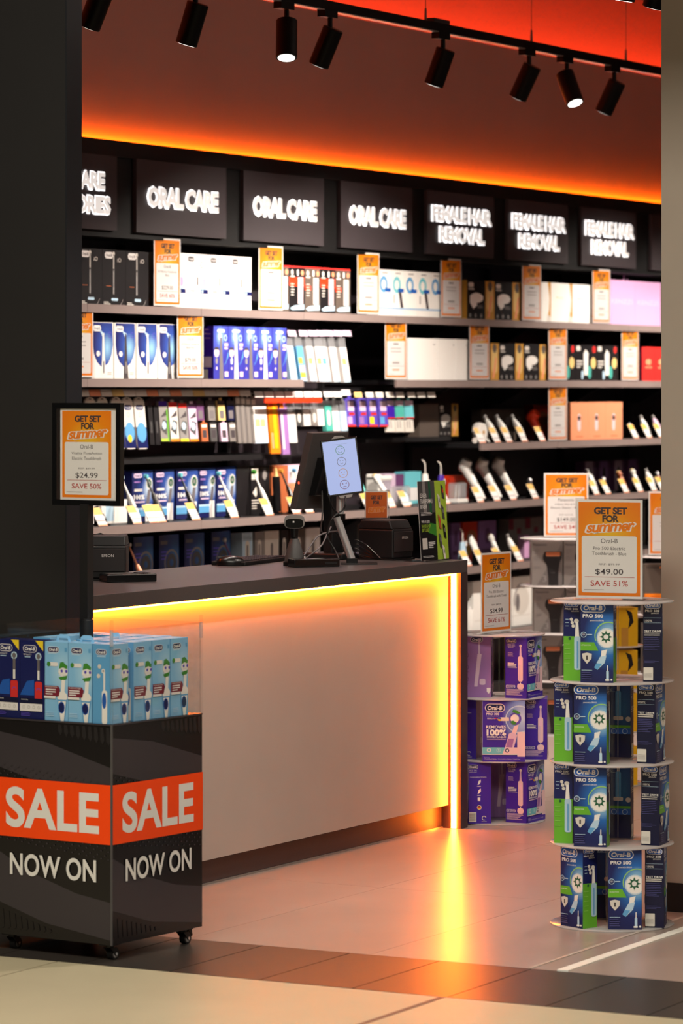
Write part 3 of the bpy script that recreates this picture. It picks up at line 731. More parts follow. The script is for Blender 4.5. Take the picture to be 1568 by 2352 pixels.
stack(P500, axA, zA[3] + DZ, [(-0.048, 0.105, -14, 'front of the top tier'), (-0.108, 0.02, -106, 'green side shown left on the top tier'),
      (0.118, 0.05, 84, 'barcode side shown right on the top tier')], 'blue toothbrush box on the pillar stand', gA)
stack(P500, axA, zA[0] + DZ, [(0.028, 0.125, -3, 'front of the bottom tier'), (-0.105, 0.085, -52, 'turned left on the bottom tier'),
      (0.125, 0.07, 80, 'barcode side shown right on the bottom tier'), (-0.01, -0.10, 170, 'back shown on the bottom tier')], 'blue toothbrush box on the pillar stand', gA)
acrylic_sign('orange sale price sign for 49.00 on top of the blue toothbrush stand', (*rel(*axA, -0.008, 0.0), zA[4] + DZ), math.radians(-82),
             ('Oral-B', ['Pro 500 Electric', 'Toothbrush - Blue'], '$99.99', '$49.00', 'SAVE 51%'))

axB = atD(1146, 13.08); zB = [0.0, 0.229, 0.457, 0.690]
disc_stand('short round acrylic display stand of purple toothbrush boxes at the counter end', *axB, zB, 0.170)
gB = 'purple toothbrush boxes beside the counter'
stack(P300, axB, zB[2] + DZ, [(0.088, 0.045, 66, 'brush side shown right on the top tier'), (-0.105, 0.03, 172, 'lilac back shown on the top tier')], 'purple toothbrush box beside the counter', gB)
stack(P300, axB, zB[1] + DZ, [(0.012, 0.115, -3, 'large front shown on the middle tier'), (0.136, 0.0, 86, 'brush side shown right on the middle tier'), (-0.115, -0.02, -100, 'dim side shown left on the middle tier')], 'purple toothbrush box beside the counter', gB)
stack(P300, axB, zB[0] + DZ, [(0.094, 0.045, 62, 'brush side shown right on the bottom tier'), (-0.085, 0.06, -84, 'cleaning modes side shown on the bottom tier'), (-0.02, -0.10, 178, 'lilac back shown on the bottom tier')], 'purple toothbrush box beside the counter', gB)
acrylic_sign('orange sale price sign for 34.99 on the purple toothbrush stand', (*rel(*axB, -0.012, 0.02), zB[3] + DZ), math.radians(-6.5),
             ('Oral-B', ['Pro 300 Electric', 'Toothbrush with Travel'], '$89.99', '$34.99', 'SAVE 61%'))

axC = atD(1287, 16.4); zC = [0.01 + 0.2175 * k for k in range(5)]
zC = [1.6 - (1669 - 108 * k - 892) / F * 16.4 for k in range(5)]
disc_stand('round acrylic display stand of grey shaver boxes in the aisle', *axC, [0.0] + zC[1:], 0.19)
for k in range(4):
    z = (0.0 if k == 0 else zC[k]) + DZ
    for j, (r, tw) in enumerate(((-0.066, 0.06), (0.082, 0.05))):
        x, y = rel(axC[0], axC[1], r + (0.006 if k % 2 == 0 else -0.004), tw)
        PSH.place('grey shaver box, %s one on the %s tier of its stand' % (('left', 'right')[j], ('bottom', 'second', 'third', 'top')[k]), (x, y, z), FACE + math.radians(3), 'grey shaver boxes on the aisle stand')
acrylic_sign('dim orange sale price sign for 149.00 on the grey shaver stand', (*rel(*axC, 0.026, 0.0), zC[4] + DZ), FACE + math.radians(2),
             ('Panasonic', ['3-Blade Wet & Dry', 'Electric Shaver - Black'], '$329.00', '$149.00', 'SAVE 54%'))

axD = atD(1545, 16.4); zD = [0.0, 0.275, 0.55, 0.818]
disc_stand('round acrylic display stand of brown trimmer boxes half behind the pillar', *axD, zD, 0.185)
for k in range(3):
    x, y = rel(axD[0], axD[1], -0.075, 0.07)
    PCON.place('brown and orange trimmer box on the %s tier beside the pillar' % ('bottom', 'middle', 'top')[k], (x, y, zD[k] + DZ), FACE + math.radians(4), 'trimmer boxes beside the pillar')
acrylic_sign('dim orange sale sign cut off by the beige pillar', (*rel(*axD, -0.012, 0.02), zD[3] + DZ), FACE, (None, [None, None], None, None, None))

axE = atD(1385, 14.3); zE = [0.0, 0.215, 0.387, 0.558, 0.728]
disc_stand('round acrylic display stand of yellow cartons behind the blue toothbrush stand', *axE, zE, 0.165)
for k in range(4):
    PYEL.place('yellow carton on the %s tier behind the blue toothbrush stand' % ('bottom', 'second', 'third', 'top')[k], (*rel(*axE, 0.0, 0.075), zE[k] + DZ), FACE + math.radians(14 if k == 3 else 9), 'yellow cartons')

# ------------------------------------------------------------------ sale bin on castors
BR = AZ - math.radians(34.0)
bx, by = 8.336, 5.268; BW = 0.43
bin_ = thing('sale_bin', 'black display bin on castors with orange sale band and clear tray', 'display bin', (bx, by, 0), BR)
Z0, Z1 = 0.046, 0.662
MB().box(0.004, BW - 0.004, 0.004, BW - 0.004, Z0, Z1 - 0.004, 'sale_black').build('body', bin_)
def bin_art():
    a = Art(BW, Z1 - Z0); H = Z1 - Z0
    a.rect(0, 0, 1, 1, 'sale_black')
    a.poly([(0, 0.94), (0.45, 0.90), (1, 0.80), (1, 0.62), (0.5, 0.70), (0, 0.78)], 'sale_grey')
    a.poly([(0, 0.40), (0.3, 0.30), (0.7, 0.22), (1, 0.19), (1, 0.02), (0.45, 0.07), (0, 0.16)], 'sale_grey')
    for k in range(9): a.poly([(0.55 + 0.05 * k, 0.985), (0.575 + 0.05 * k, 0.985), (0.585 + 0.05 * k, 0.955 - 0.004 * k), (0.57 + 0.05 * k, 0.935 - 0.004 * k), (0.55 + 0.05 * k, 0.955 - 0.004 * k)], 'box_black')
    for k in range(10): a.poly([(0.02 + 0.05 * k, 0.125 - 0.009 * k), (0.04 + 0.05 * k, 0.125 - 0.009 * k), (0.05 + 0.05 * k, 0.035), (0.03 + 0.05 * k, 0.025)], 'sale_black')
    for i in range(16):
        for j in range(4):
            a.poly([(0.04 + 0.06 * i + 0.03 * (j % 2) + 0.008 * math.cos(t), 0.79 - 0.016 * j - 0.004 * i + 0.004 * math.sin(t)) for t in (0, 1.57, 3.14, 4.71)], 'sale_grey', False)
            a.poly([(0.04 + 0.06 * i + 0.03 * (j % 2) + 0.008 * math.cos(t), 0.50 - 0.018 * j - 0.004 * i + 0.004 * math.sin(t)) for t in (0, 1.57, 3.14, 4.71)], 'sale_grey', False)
    a.L += 1
    return a
for nm, fn in (('left', lambda u, v, e: (0.004 - 0.0002 - e, BW - u, Z0 + v)), ('right', lambda u, v, e: (u, 0.004 - 0.0002 - e, Z0 + v))):
    mb = MB(); bin_art().put(mb, fn, 0.00009); p = mb.build('printed_panel', bin_)
    a = Art(BW, Z1 - Z0); a.L = 34; a.rect(0, 0.455, 1, 0.725, 'sale_orange')
    mb = MB(); a.put(mb, fn, 0.00009); mb.build('orange_band', p)
    for tx, cu, cv, w_, h_, bo in (('SALE', 0.505, 0.592, 0.78, 0.188, 0.028), ('NOW ON', 0.51, 0.330, 0.72, 0.102, 0.022)):
        a = Art(BW, Z1 - Z0); a.L = 37; a.text(tx, cu, cv, w_, h_, 'sale_white', bold=bo, res=8, space=1.03)
        mb = MB(); a.put(mb, fn, 0.00009); mb.build('lettering', p)
MB().box(0.0, 0.005, 0.0, 0.005, Z0, Z1, 'grey_dark').build('corner_trim', bin_)
MB().box(0.001, BW - 0.001, 0.001, BW - 0.001, Z1 - 0.004, Z1, 'sale_grey').build('tray_floor', bin_)
def pane(x0, x1, y0, y1, z1): MB().box(x0, x1, y0, y1, Z1, z1, 'acrylic_clear').build('acrylic_panel', bin_)
pane(0.002, 0.0045, 0.006, BW - 0.006, 0.925); pane(0.006, BW - 0.006, 0.002, 0.0045, 0.925)
pane(BW - 0.0045, BW - 0.002, 0.006, BW - 0.006, 0.925); pane(0.006, BW - 0.006, BW - 0.0045, BW - 0.002, 0.925)
for cx, cy in ((0.004, 0.004), (BW - 0.004, 0.004), (0.004, BW - 0.004), (BW - 0.004, BW - 0.004)):
    MB().box(cx - 0.004, cx + 0.004, cy - 0.004, cy + 0.004, Z1, 0.952 if cx < 0.1 and cy < 0.1 else 0.945, 'acrylic_clear').build('corner_post', bin_)
    MB().box(cx - 0.0035, cx + 0.0035, cy - 0.0035, cy + 0.0035, 0.88, 0.925, 'blister').build('corner_clip', bin_)
def castor(x, y, lock):
    c = MB().box(-0.022, 0.022, -0.022, 0.022, 0.043, 0.0458, 'black').build('castor', bin_, (x, y, 0))
    MB().lathe([(0.012, 0.036), (0.012, 0.0432)], 'black', n=12).build('swivel', c)
    for s in (-1, 1): MB().prism([(-0.012, 0.036), (0.014, 0.036), (0.022, 0.016), (0.012, 0.012)], lambda u, v, k, s=s: (u, s * (0.011 + 0.0025 * k), v), 'black').build('fork', c)
    MB().tube([(0.014, -0.0095, 0.0165), (0.014, 0.0095, 0.0165)], 0.0165, 'black', 20).build('wheel', c)
    MB().tube([(0.014, -0.0098, 0.0165), (0.014, 0.0098, 0.0165)], 0.011, 'grey', 20).build('wheel_hub', c)
    MB().tube([(0.014, -0.0145, 0.0165), (0.014, 0.0145, 0.0165)], 0.004, 'chrome', 12).build('axle', c)
    if lock: MB().prism([(0.018, 0.040), (0.034, 0.040), (0.038, 0.022), (0.034, 0.020), (0.026, 0.032)], lambda u, v, k: (u, -0.009 + 0.018 * k, v), 'black').build('brake_lever', c)
castor(0.03, 0.03, False); castor(BW - 0.06, 0.03, True); castor(0.03, BW - 0.05, False); castor(BW - 0.06, BW - 0.05, True)

# the framed sign rising from the bin
fs = thing('framed_sign', 'black framed sale sign for 24.99 on a pole above the bin', 'sign', (bx, by, Z1), BR)
CY_, CX_ = 0.268, 0.228                   # pole position inside the bin (along the two sides)
MB().lathe([(0.02, 0.0), (0.02, 0.27), (0.0175, 0.272), (0.0175, 0.275)], 'black', (CX_, CY_), 16).build('sleeve', fs)
MB().box(CX_ - 0.014, CX_ + 0.014, CY_ - 0.014, CY_ + 0.014, 0.275, 0.604, 'black').build('pole', fs)
zs0, zs1 = 0.600, 0.896
fy0, fy1 = CY_ - 0.127, CY_ + 0.122
fm = MB(); b = 0.016; xf = CX_ - 0.006; xb_ = CX_ + 0.012
fm.box(xf, xb_, fy0, fy1, zs0, zs0 + b, 'black_gloss').box(xf, xb_, fy0, fy1, zs1 - b, zs1, 'black_gloss').box(xf, xb_, fy0, fy0 + b, zs0 + b, zs1 - b, 'black_gloss').box(xf, xb_, fy1 - b, fy1, zs0 + b, zs1 - b, 'black_gloss')
fm.build('frame', fs)
sw, sh = fy1 - fy0 - 2 * b - 0.012, zs1 - zs0 - 2 * b
mb = MB(); sign_art(sw - 0.012, sh, ('Oral-B', ['Vitality FlossAction', 'Electric Toothbrush'], '$49.99', '$24.99', 'SAVE 50%')).put(mb, lambda u, v, e: (xf + 0.006 - e * 0.5, fy1 - b - 0.010 - u, zs0 + b + v)); mb.build('printed_artwork', fs)
MB().box(xf + 0.0065, xf + 0.0075, fy0 + b, fy1 - b - 0.010, zs0 + b, zs1 - b, 'paper').build('sign_card', fs)
MB().box(xf + 0.002, xf + 0.003, fy0 + b, fy1 - b, zs0 + b, zs1 - b, 'acrylic_clear').build('glazing', fs)

# toothbrush boxes inside the bin
WB, DB, HB = 0.083, 0.062, 0.222
fb = Art(WB, HB)
fb.rect(0, 0, 1, 1, 'sky_glow'); logo_dark(fb, 0.36, 0.90, 0.50, 3); fb.rect(0.14, 0.845, 0.5, 0.855, 'paleblue')
fb.rect(0.86, 0.88, 0.96, 0.93, 'sky_deep')
fb.pill(0.35, 0.715, 0.45, 0.05, 'paper'); fb.ell(0.17, 0.715, 0.08, 'leaf')
fb.ell(0.80, 0.63, 0.20, 'paper'); fb.poly([(0.62, 0.66), (0.66, 0.74), (0.80, 0.75), (0.98, 0.70), (0.96, 0.66), (0.80, 0.68)], 'leaf'); fb.poly([(0.60, 0.55), (0.70, 0.56), (0.98, 0.58), (0.94, 0.53), (0.72, 0.51)], 'leaf')
for k in range(4): fb.ell(0.64 + 0.10 * k, 0.62 + 0.015 * (k % 2), 0.05, 'violet_mid' if k % 2 else 'white')
fb.poly([(0.74, 0.52), (0.90, 0.52), (0.86, 0.33), (0.70, 0.33)], 'white'); fb.ell(0.77, 0.31, 0.22, 'white', 0.065)
fb.poly([(0.56, 0.27), (0.98, 0.27), (0.86, 0.0), (0.66, 0.0)], 'sky_deep'); fb.poly([(0.60, 0.25), (0.93, 0.25), (0.84, 0.0), (0.70, 0.0)], 'white'); fb.ell(0.74, 0.17, 0.14, 'blue', 0.075); fb.ell(0.74, 0.17, 0.11, 'navy', 0.062)
fb.poly([(0, 0.44), (0.60, 0.44), (0.68, 0.40), (0.62, 0.31), (0, 0.31)], 'maroon'); fb.text('FLOSS ACTION', 0.30, 0.425, 0.5, 0.018, 'white', res=2); fb.lines(0.06, 0.385, 0.45, 3, 0.028, 'paper', 0.014, 2); fb.rect(0, 0.28, 0.5, 0.31, 'paper')
fb.lines(0.06, 0.10, 0.4, 3, 0.02, 'paleblue', 0.006, 5)
sb = Art(DB, HB)
sb.rect(0, 0, 1, 1, 'sky_deep'); logo_dark(sb, 0.5, 0.90, 0.62, 3); sb.rect(0.25, 0.84, 0.75, 0.85, 'paleblue')
sb.ell(0.40, 0.72, 0.10, 'offwhite'); sb.ell(0.35, 0.60, 0.10, 'offwhite'); sb.ell(0.62, 0.665, 0.10, 'paper'); sb.ell(0.62, 0.665, 0.05, 'grey')
sb.rect(0.63, 0.40, 0.73, 0.65, 'paper'); sb.pill(0.70, 0.21, 0.30, 0.42, 'white', r=0.006); sb.ell(0.68, 0.29, 0.12, 'blue', 0.10)
PBL = Proto('toothbrush_box', WB, DB, HB, 'sky', {'front': fb, 'left': sb, 'right': sb, 'top': Art(WB, DB).rect(0.1, 0.3, 0.5, 0.6, 'paleblue')})
tabm = MB(); tabm.prism([(-0.026, 0), (-0.022, 0.014), (-0.012, 0.020), (0.012, 0.020), (0.022, 0.014), (0.026, 0), (0.018, 0), (0.015, 0.009), (-0.015, 0.009), (-0.018, 0)], lambda u, v, k: (u, 0.0005 * k, HB + v), 'sky')
PBT = Proto('toothbrush_box', WB, DB, HB, 'sky', {'front': fb, 'left': sb, 'right': sb}, extra=[('hang_tab', tabm)])
fk = Art(WB, HB)
fk.rect(0, 0, 1, 1, 'navy'); fk.poly([(0.66, 1), (1, 1), (1, 0.87)], 'yellow_bright'); logo_dark(fk, 0.42, 0.895, 0.6, 3); fk.text('VITALITY', 0.32, 0.82, 0.36, 0.02, 'white', res=2); fk.rect(0.2, 0.785, 0.45, 0.795, 'paleblue')
fk.ell(0.80, 0.80, 0.13, 'paleblue', 0.05); fk.ell(0.80, 0.80, 0.085, 'ink_soft', 0.035); fk.rect(0.75, 0.62, 0.86, 0.76, 'ink_soft'); fk.rect(0.76, 0.50, 0.85, 0.62, 'white')
fk.poly([(0.0, 0.30), (0.30, 0.48), (0.62, 0.50), (0.62, 0.30)], 'blue'); fk.pill(0.81, 0.36, 0.32, 0.24, 'red', r=0.006); fk.ring(0.81, 0.36, 0.08, 0.10, 'violet_mid', 0, 180, 12)
fk.rect(0, 0.20, 1, 0.265, 'navy_dark'); fk.text('CHARGER', 0.2, 0.245, 0.3, 0.012, 'white', res=2); fk.rect(0, 0.10, 0.98, 0.195, 'paper')
for k in range(4): fk.ring(0.17 + 0.22 * k, 0.15, 0.045, 0.055, 'grey', n=12)
fk.lines(0.06, 0.075, 0.5, 3, 0.018, 'violet_mid', 0.008, 3)
PKID = Proto('toothbrush_box', WB + 0.004, DB, HB, 'navy', {'front': fk})
def inbin(proto, e1, e2, face, label):      # e1, e2: position along the right and left sides of the bin
    x = bx + e1 * math.cos(BR) - e2 * math.sin(BR); y = by + e1 * math.sin(BR) + e2 * math.cos(BR)
    proto.place(label, (x, y, Z1 + 0.0005), BR + face, 'toothbrush boxes in the sale bin')
LF, RF = -math.pi / 2, 0.0                   # facing the left or the right side of the bin
inbin(PBL, 0.008 + WB / 2, 0.012 + DB / 2, RF, 'pale blue toothbrush box at the front corner of the sale bin')
for k in range(3):
    inbin(PBL, 0.1575 + 0.0865 * k, 0.012 + DB / 2, RF, "pale blue toothbrush box, %s in the right row of the sale bin" % ("first", "second", "last")[k])
for k in range(2): inbin(PBT, 0.012 + DB / 2, 0.080 + WB / 2 + 0.0845 * k, LF, 'pale blue toothbrush box with hang tab, %s in the left row of the bin' % ('right', 'left')[k])
for k in range(2): inbin(PKID, 0.012 + DB / 2, 0.253 + WB / 2 + 0.0885 * k - 0.001, LF, ('navy toothbrush box with yellow corner beside the pale blue ones' if k == 0 else 'navy toothbrush box with yellow corner at the left picture edge'))
n = 0
for i in range(3):
    for j in range(4):
        e1 = 0.125 + WB / 2 + 0.092 * i; e2 = 0.085 + DB / 2 + 0.078 * j
        if abs(e1 - CX_) < WB / 2 + 0.03 and abs(e2 - CY_) < DB / 2 + 0.03: continue
        n += 1
        inbin(PBT if (i == 0 and j == 0) else PBL, e1, e2, RF, 'pale blue box top inside the bin, %s row behind the right row, %s' % (WORD[j], nth(i, 3)))

# ------------------------------------------------------------------ things on the counter
ZC = 0.975
def receipt_printer(label, x, y, rz):
    t = thing('receipt_printer', label, 'printer', (x, y, ZC), rz)
    w, d, h = 0.13, 0.155, 0.145
    MB().box(-w / 2, w / 2, -d / 2, d / 2, 0.006, h * 0.78, 'printer_black').build('body', t, bevel=0.006)
    MB().hexa([(-w / 2, -d / 2 + 0.004, h * 0.78), (w / 2, -d / 2 + 0.004, h * 0.78), (w / 2, d / 2, h * 0.78), (-w / 2, d / 2, h * 0.78),
               (-w / 2 + 0.004, -d / 2 + 0.02, h), (w / 2 - 0.004, -d / 2 + 0.02, h), (w / 2 - 0.004, d / 2 - 0.01, h), (-w / 2 + 0.004, d / 2 - 0.01, h)], 'printer_black').build('lid', t, bevel=0.004)
    MB().box(-w / 2 + 0.004, w / 2 - 0.004, -d / 2 - 0.004, -d / 2, 0.03, h * 0.72, 'printer_face').build('front_cover', t, bevel=0.002)
    a = Art(w, h); a.text('EPSON', 0.55, 0.56, 0.30, 0.06, 'paper', bold=0.01)
    mb = MB(); a.put(mb, lambda u, v, e: (u - w / 2, -d / 2 - 0.0042 - e, v)); mb.build('lettering', t)
    MB().box(-w / 2 - 0.004, w / 2 + 0.004, -d / 2 - 0.006, d / 2, 0, 0.006, 'black').build('base', t)
x, y = onZ(232, 1332, ZC)
receipt_printer('black receipt printer at the left counter end beside the dark entrance wall', x + 0.04, y, math.radians(-62))
receipt_printer('black receipt printer near the right counter end behind cables', 11.41, 6.03, math.radians(-6))
x, y = onZ(312, 1336, ZC)
t = thing('card_terminal', 'flat black card terminal lying beside the left receipt printer', 'card terminal', (x, y + 0.03, ZC), math.radians(-38))
MB().box(-0.085, 0.085, -0.04, 0.04, 0, 0.026, 'black_gloss').build('body', t, bevel=0.004)
MB().box(-0.075, 0.02, -0.032, 0.032, 0.026, 0.0275, 'grey_dark').build('display', t)
for i in range(3):
    for j in range(4): MB().box(0.03 + 0.014 * i, 0.04 + 0.014 * i, -0.03 + 0.016 * j, -0.018 + 0.016 * j, 0.026, 0.0285, 'ink').build('key', t)
# mouse, keyboard
x, y = onZ(530, 1299, ZC)
t = thing('computer_mouse', 'black computer mouse resting on the counter top', 'mouse', (x, y, ZC), math.radians(-58))
rings = []
for k, (zz, s) in enumerate(((0.0, 0.92), (0.006, 1.0), (0.018, 0.95), (0.028, 0.75), (0.034, 0.40), (0.0355, 0.05))):
    rings.append([(0.052 * s * math.cos(q * math.pi / 12) , 0.031 * s * math.sin(q * math.pi / 12), zz) for q in range(24)])
MB().loft(rings, 'device_black').build('shell', t)
MB().box(-0.046, -0.01, -0.002, 0.002, 0.026, 0.0335, 'grey_dark').build('scroll_wheel', t)
x, y = onZ(612, 1296, ZC)
t = thing('keyboard', 'thin black keyboard lying between mouse and barcode scanner', 'keyboard', (x + 0.06, y + 0.10, ZC), math.radians(8))
MB().box(-0.21, 0.21, -0.065, 0.065, 0, 0.014, 'black').build('base', t, bevel=0.003)
km = MB().box(-0.007, 0.007, -0.007, 0.007, 0.014, 0.019, 'ink').mesh('key')
for i in range(20):
    for j in range(5): linkmesh('key', km, t, (-0.19 + 0.02 * i, -0.048 + 0.024 * j, 0))
# barcode scanner on its stand
x, y = onZ(676, 1299, ZC)
t = thing('barcode_scanner', 'grey and black barcode scanner standing upright in its cradle', 'scanner', (x, y, ZC), FACE)
MB().lathe([(0.040, 0), (0.040, 0.012), (0.036, 0.016)], 'device_black', n=28).build('foot', t)
MB().loft([[(0.035 * s * math.cos(q * math.pi / 12), 0.033 * s * math.sin(q * math.pi / 12), z) for q in range(24)] for z, s in ((0.016, 1.0), (0.03, 0.97), (0.06, 0.75), (0.085, 0.52), (0.095, 0.42))], 'grey_dark').build('cradle', t)
MB().tube([(0, 0, 0.08), (0, 0, 0.10), (0, -0.002, 0.135)], [0.014, 0.013, 0.016], 'device_black', 16).build('handle', t)
hd = MB().loft([[((0.036 * c) , -0.022 + yy, 0.155 + 0.024 * s) for c, s in ((math.copysign(abs(math.cos(a)) ** 0.6, math.cos(a)), math.copysign(abs(math.sin(a)) ** 0.6, math.sin(a))) for a in [2 * math.pi * q / 24 for q in range(24)])] for yy in (0.0, 0.03, 0.055)], 'grey').build('head', t)
MB().loft([[(0.031 * c, -0.0225 + yy, 0.150 + 0.016 * s) for c, s in ((math.copysign(abs(math.cos(a)) ** 0.6, math.cos(a)), math.copysign(abs(math.sin(a)) ** 0.6, math.sin(a))) for a in [2 * math.pi * q / 24 for q in range(24)])] for yy in (-0.003, 0.0)], 'black_gloss').build('window', hd)
MB().box(-0.006, 0.0, -0.0265, -0.0256, 0.152, 0.158, 'paper').build('sensor', hd)
# small black box
x, y = onZ(744, 1303, ZC)
t = thing('peripheral_box', 'flat black rectangular box at the counter edge below the tablet', 'box', (x + 0.015, y + 0.05, ZC), math.radians(-40))
MB().box(-0.085, 0.085, -0.035, 0.035, 0, 0.029, 'black_gloss').build('body', t, bevel=0.003)
MB().box(0.03, 0.075, -0.0362, -0.035, 0.010, 0.018, 'black').build('slot', t)
x, y = onZ(722, 1287, ZC)
tag(MB().box(-0.06, 0.06, -0.04, 0.04, 0, 0.012, 'paper').build('paper_pad', None, (x, y + 0.12, ZC), math.radians(-20)), 'small white paper pad behind the barcode scanner', 'paper pad')
# point of sale terminal seen from behind
dP = 12.95; x, y = atD(776, dP)
zt = lambda py, d: CAMH + (HZ - py) / F * d
t = thing('sales_terminal', 'dark grey point of sale screen seen from behind, on a black stand', 'sales terminal', (x - 0.01, y + 0.02, ZC), math.radians(-8))
bt = MB(); zb, z1 = zt(1170, dP) - ZC, zt(994, dP) - ZC
bt.hexa([(-0.12, 0.075, zb), (0.10, 0.075, zb), (0.10, 0.105, zb + 0.004), (-0.12, 0.105, zb + 0.004), (-0.12, -0.005, z1), (0.10, -0.005, z1), (0.10, 0.025, z1 + 0.004), (-0.12, 0.025, z1 + 0.004)], 'grey_dark'); scr = bt.build('screen_housing', t, bevel=0.003)
zm = (zb + z1) / 2
MB().hexa([(-0.06, 0.03, zb + 0.05), (0.05, 0.03, zb + 0.05), (0.05, 0.07, zb + 0.05), (-0.06, 0.07, zb + 0.05), (-0.06, -0.02, zm + 0.05), (0.05, -0.02, zm + 0.05), (0.05, 0.04, zm + 0.05), (-0.06, 0.04, zm + 0.05)], 'printer_black').build('rear_cover', t, bevel=0.004)
MB().box(-0.015, 0.055, -0.012, 0.03, 0.02, 0.30, 'printer_black').build('stand_column', t, bevel=0.004)
MB().box(-0.06, 0.10, -0.09, 0.10, 0, 0.022, 'printer_black').build('stand_base', t, bevel=0.005)
a = Art(0.06, 0.02); a.rect(0, 0, 1, 1, 'paper')
for k in range(5): a.rect(0.1 + 0.17 * k, 0.2, 0.2 + 0.17 * k, 0.8, 'red_hot' if k == 2 else 'ink')
mb = MB(); a.put(mb, lambda u, v, e: (-0.11 + u, -0.0022 + (0.035 - v) * 0.29 - e, z1 - 0.035 + v)); mb.build('barcode_sticker', t)
MB().box(-0.121, -0.1202, 0.058, 0.064, zb + 0.095, zb + 0.103, 'red_led').build('power_light', t)
# tablet with smiley survey on a chrome stand
dT = 12.55; xt, yt = atD(785, dT)
xb, yb = onZ(808, 1287, ZC)
t = thing('survey_tablet', 'tablet on a chrome stand showing four smiley faces from happy to angry', 'tablet', (xt, yt, ZC), FACE)
def ploc(px, py, d=dT): return ((px - 785) / F * dT, 0.0, zt(py, d) - ZC)
tw, th = 0.132, 0.204
rot = Matrix.Rotation(math.radians(7.5), 4, 'Y') @ Matrix.Rotation(math.radians(-10), 4, 'X')
cz = zt(1072, dT) - ZC
tb = MB().box(-tw / 2, tw / 2, 0, 0.009, -th / 2, th / 2, 'black_gloss').build('tablet_body', t, bevel=0.003)
tb.matrix_local = Matrix.Translation((0.0, -0.01, cz)) @ Matrix.Rotation(math.radians(-7.5), 4, 'Y') @ Matrix.Rotation(math.radians(-8), 4, 'X')
sa = Art(tw - 0.014, th - 0.014)
sa.rect(0, 0, 1, 1, 'screen_on'); sa.text('How did we do today?', 0.52, 0.925, 0.44, 0.012, 'ink_soft', res=1)
for k, (m_, mouth) in enumerate((('leaf', 'smile'), ('ink_soft', 'flat'), ('gold', 'frown'), ('maroon', 'angry'))):
    cv = 0.812 - 0.217 * k; cu = 0.51
    sa.ring(cu, cv, 0.126, 0.140, m_, n=30)
    if mouth == 'smile':
        for s in (-1, 1): sa.ring(cu + s * 0.055, cv + 0.015, 0.025, 0.034, m_, 20, 160, 8)
        sa.ring(cu, cv - 0.005, 0.06, 0.07, m_, 200, 340, 10)
    elif mouth == 'flat':
        for s in (-1, 1): sa.ell(cu + s * 0.045, cv + 0.02, 0.010, m_)
        sa.ring(cu, cv - 0.005, 0.045, 0.053, m_, 215, 325, 8)
    elif mouth == 'frown':
        for s in (-1, 1): sa.ell(cu + s * 0.045, cv + 0.02, 0.012, m_)
        sa.ring(cu, cv - 0.055, 0.045, 0.053, m_, 40, 140, 8)
    else:
        for s in (-1, 1): sa.poly([(cu + s * 0.085, cv + 0.04), (cu + s * 0.025, cv + 0.012), (cu + s * 0.06, cv + 0.008)], m_)
        sa.ring(cu, cv - 0.07, 0.06, 0.07, m_, 35, 145, 10)
mb = MB(); sa.put(mb, lambda u, v, e: (u - tw / 2 + 0.007, -0.0004 - e, v - th / 2 + 0.007)); mb.build('screen', tb)
MB().prism([(-0.025, th / 2), (0.025, th / 2), (0.015, th / 2 + 0.008), (-0.012, th / 2 + 0.010)], lambda u, v, k: (u, -0.004 + 0.017 * k, v), 'grey').build('upper_clamp', tb)
MB().prism([(-0.025, -th / 2), (0.025, -th / 2), (0.02, -th / 2 - 0.010), (-0.02, -th / 2 - 0.010)], lambda u, v, k: (u, -0.004 + 0.017 * k, v), 'grey').build('lower_clamp', tb)
p0 = ploc(781, 1188); p1 = ploc(779, 1100)
MB().tube([(p0[0], 0.012, p0[2]), (p0[0], 0.022, p1[2])], 0.014, 'chrome', 18).build('upright', t)
MB().tube([(p0[0], 0.012, p0[2] - 0.012), (p0[0], 0.012, p0[2] + 0.012)], 0.019, 'black_gloss', 16).build('elbow', t)
p2 = ploc(808, 1284)
MB().tube([(p0[0] - 0.012, 0.0, p0[2]), (p2[0], 0.0, 0.016)], 0.0135, 'chrome', 18).build('leg', t)
MB().box(p2[0] - 0.02, p2[0] + 0.02, -0.02, 0.02, 0.0, 0.022, 'black_gloss').build('hinge', t, bevel=0.003)
MB().box(p2[0] - 0.04, p2[0] + 0.09, -0.045, 0.07, 0.0, 0.005, 'black').build('base_plate', t)
# cables
def cable(label, pts, r=0.0032, m='black'):
    P = [Vector(p) for p in pts]; out = []
    for i in range(len(P) - 1):
        a, b_, c, d_ = P[max(i - 1, 0)], P[i], P[i + 1], P[min(i + 2, len(P) - 1)]
        for k in range(6):
            s = k / 6
            out.append(0.5 * ((2 * b_) + (c - a) * s + (2 * a - 5 * b_ + 4 * c - d_) * s * s + (3 * b_ - a - 3 * c + d_) * s ** 3))
    out.append(P[-1])
    tag(MB().tube(out, r, m, 8).build('cable'), label, 'cable', 'cables on the counter')
def cp(px, py, d): x_, y_ = atD(px, d); return (x_, y_, max(zt(py, d), ZC + 0.004))
cable('black cable hanging from the sales screen left of the tablet pole', [cp(739, 1128, 12.9), cp(740, 1180, 12.85), cp(737, 1215, 12.8), cp(745, 1225, 12.75), cp(770, 1222, 12.7), cp(785, 1250, 12.75), cp(800, 1284, 12.7)])
cable('black cable running from the tablet down to its clamp', [cp(755, 1135, 12.45), cp(757, 1150, 12.45), cp(765, 1168, 12.47), cp(775, 1180, 12.5)])
cable('thin cable looping at the right of the tablet pole', [cp(793, 1140, 12.5), cp(793, 1158, 12.48), cp(786, 1172, 12.48), cp(765, 1188, 12.45), cp(755, 1210, 12.45), cp(752, 1235, 12.45), cp(768, 1262, 12.45), cp(778, 1284, 12.4)])
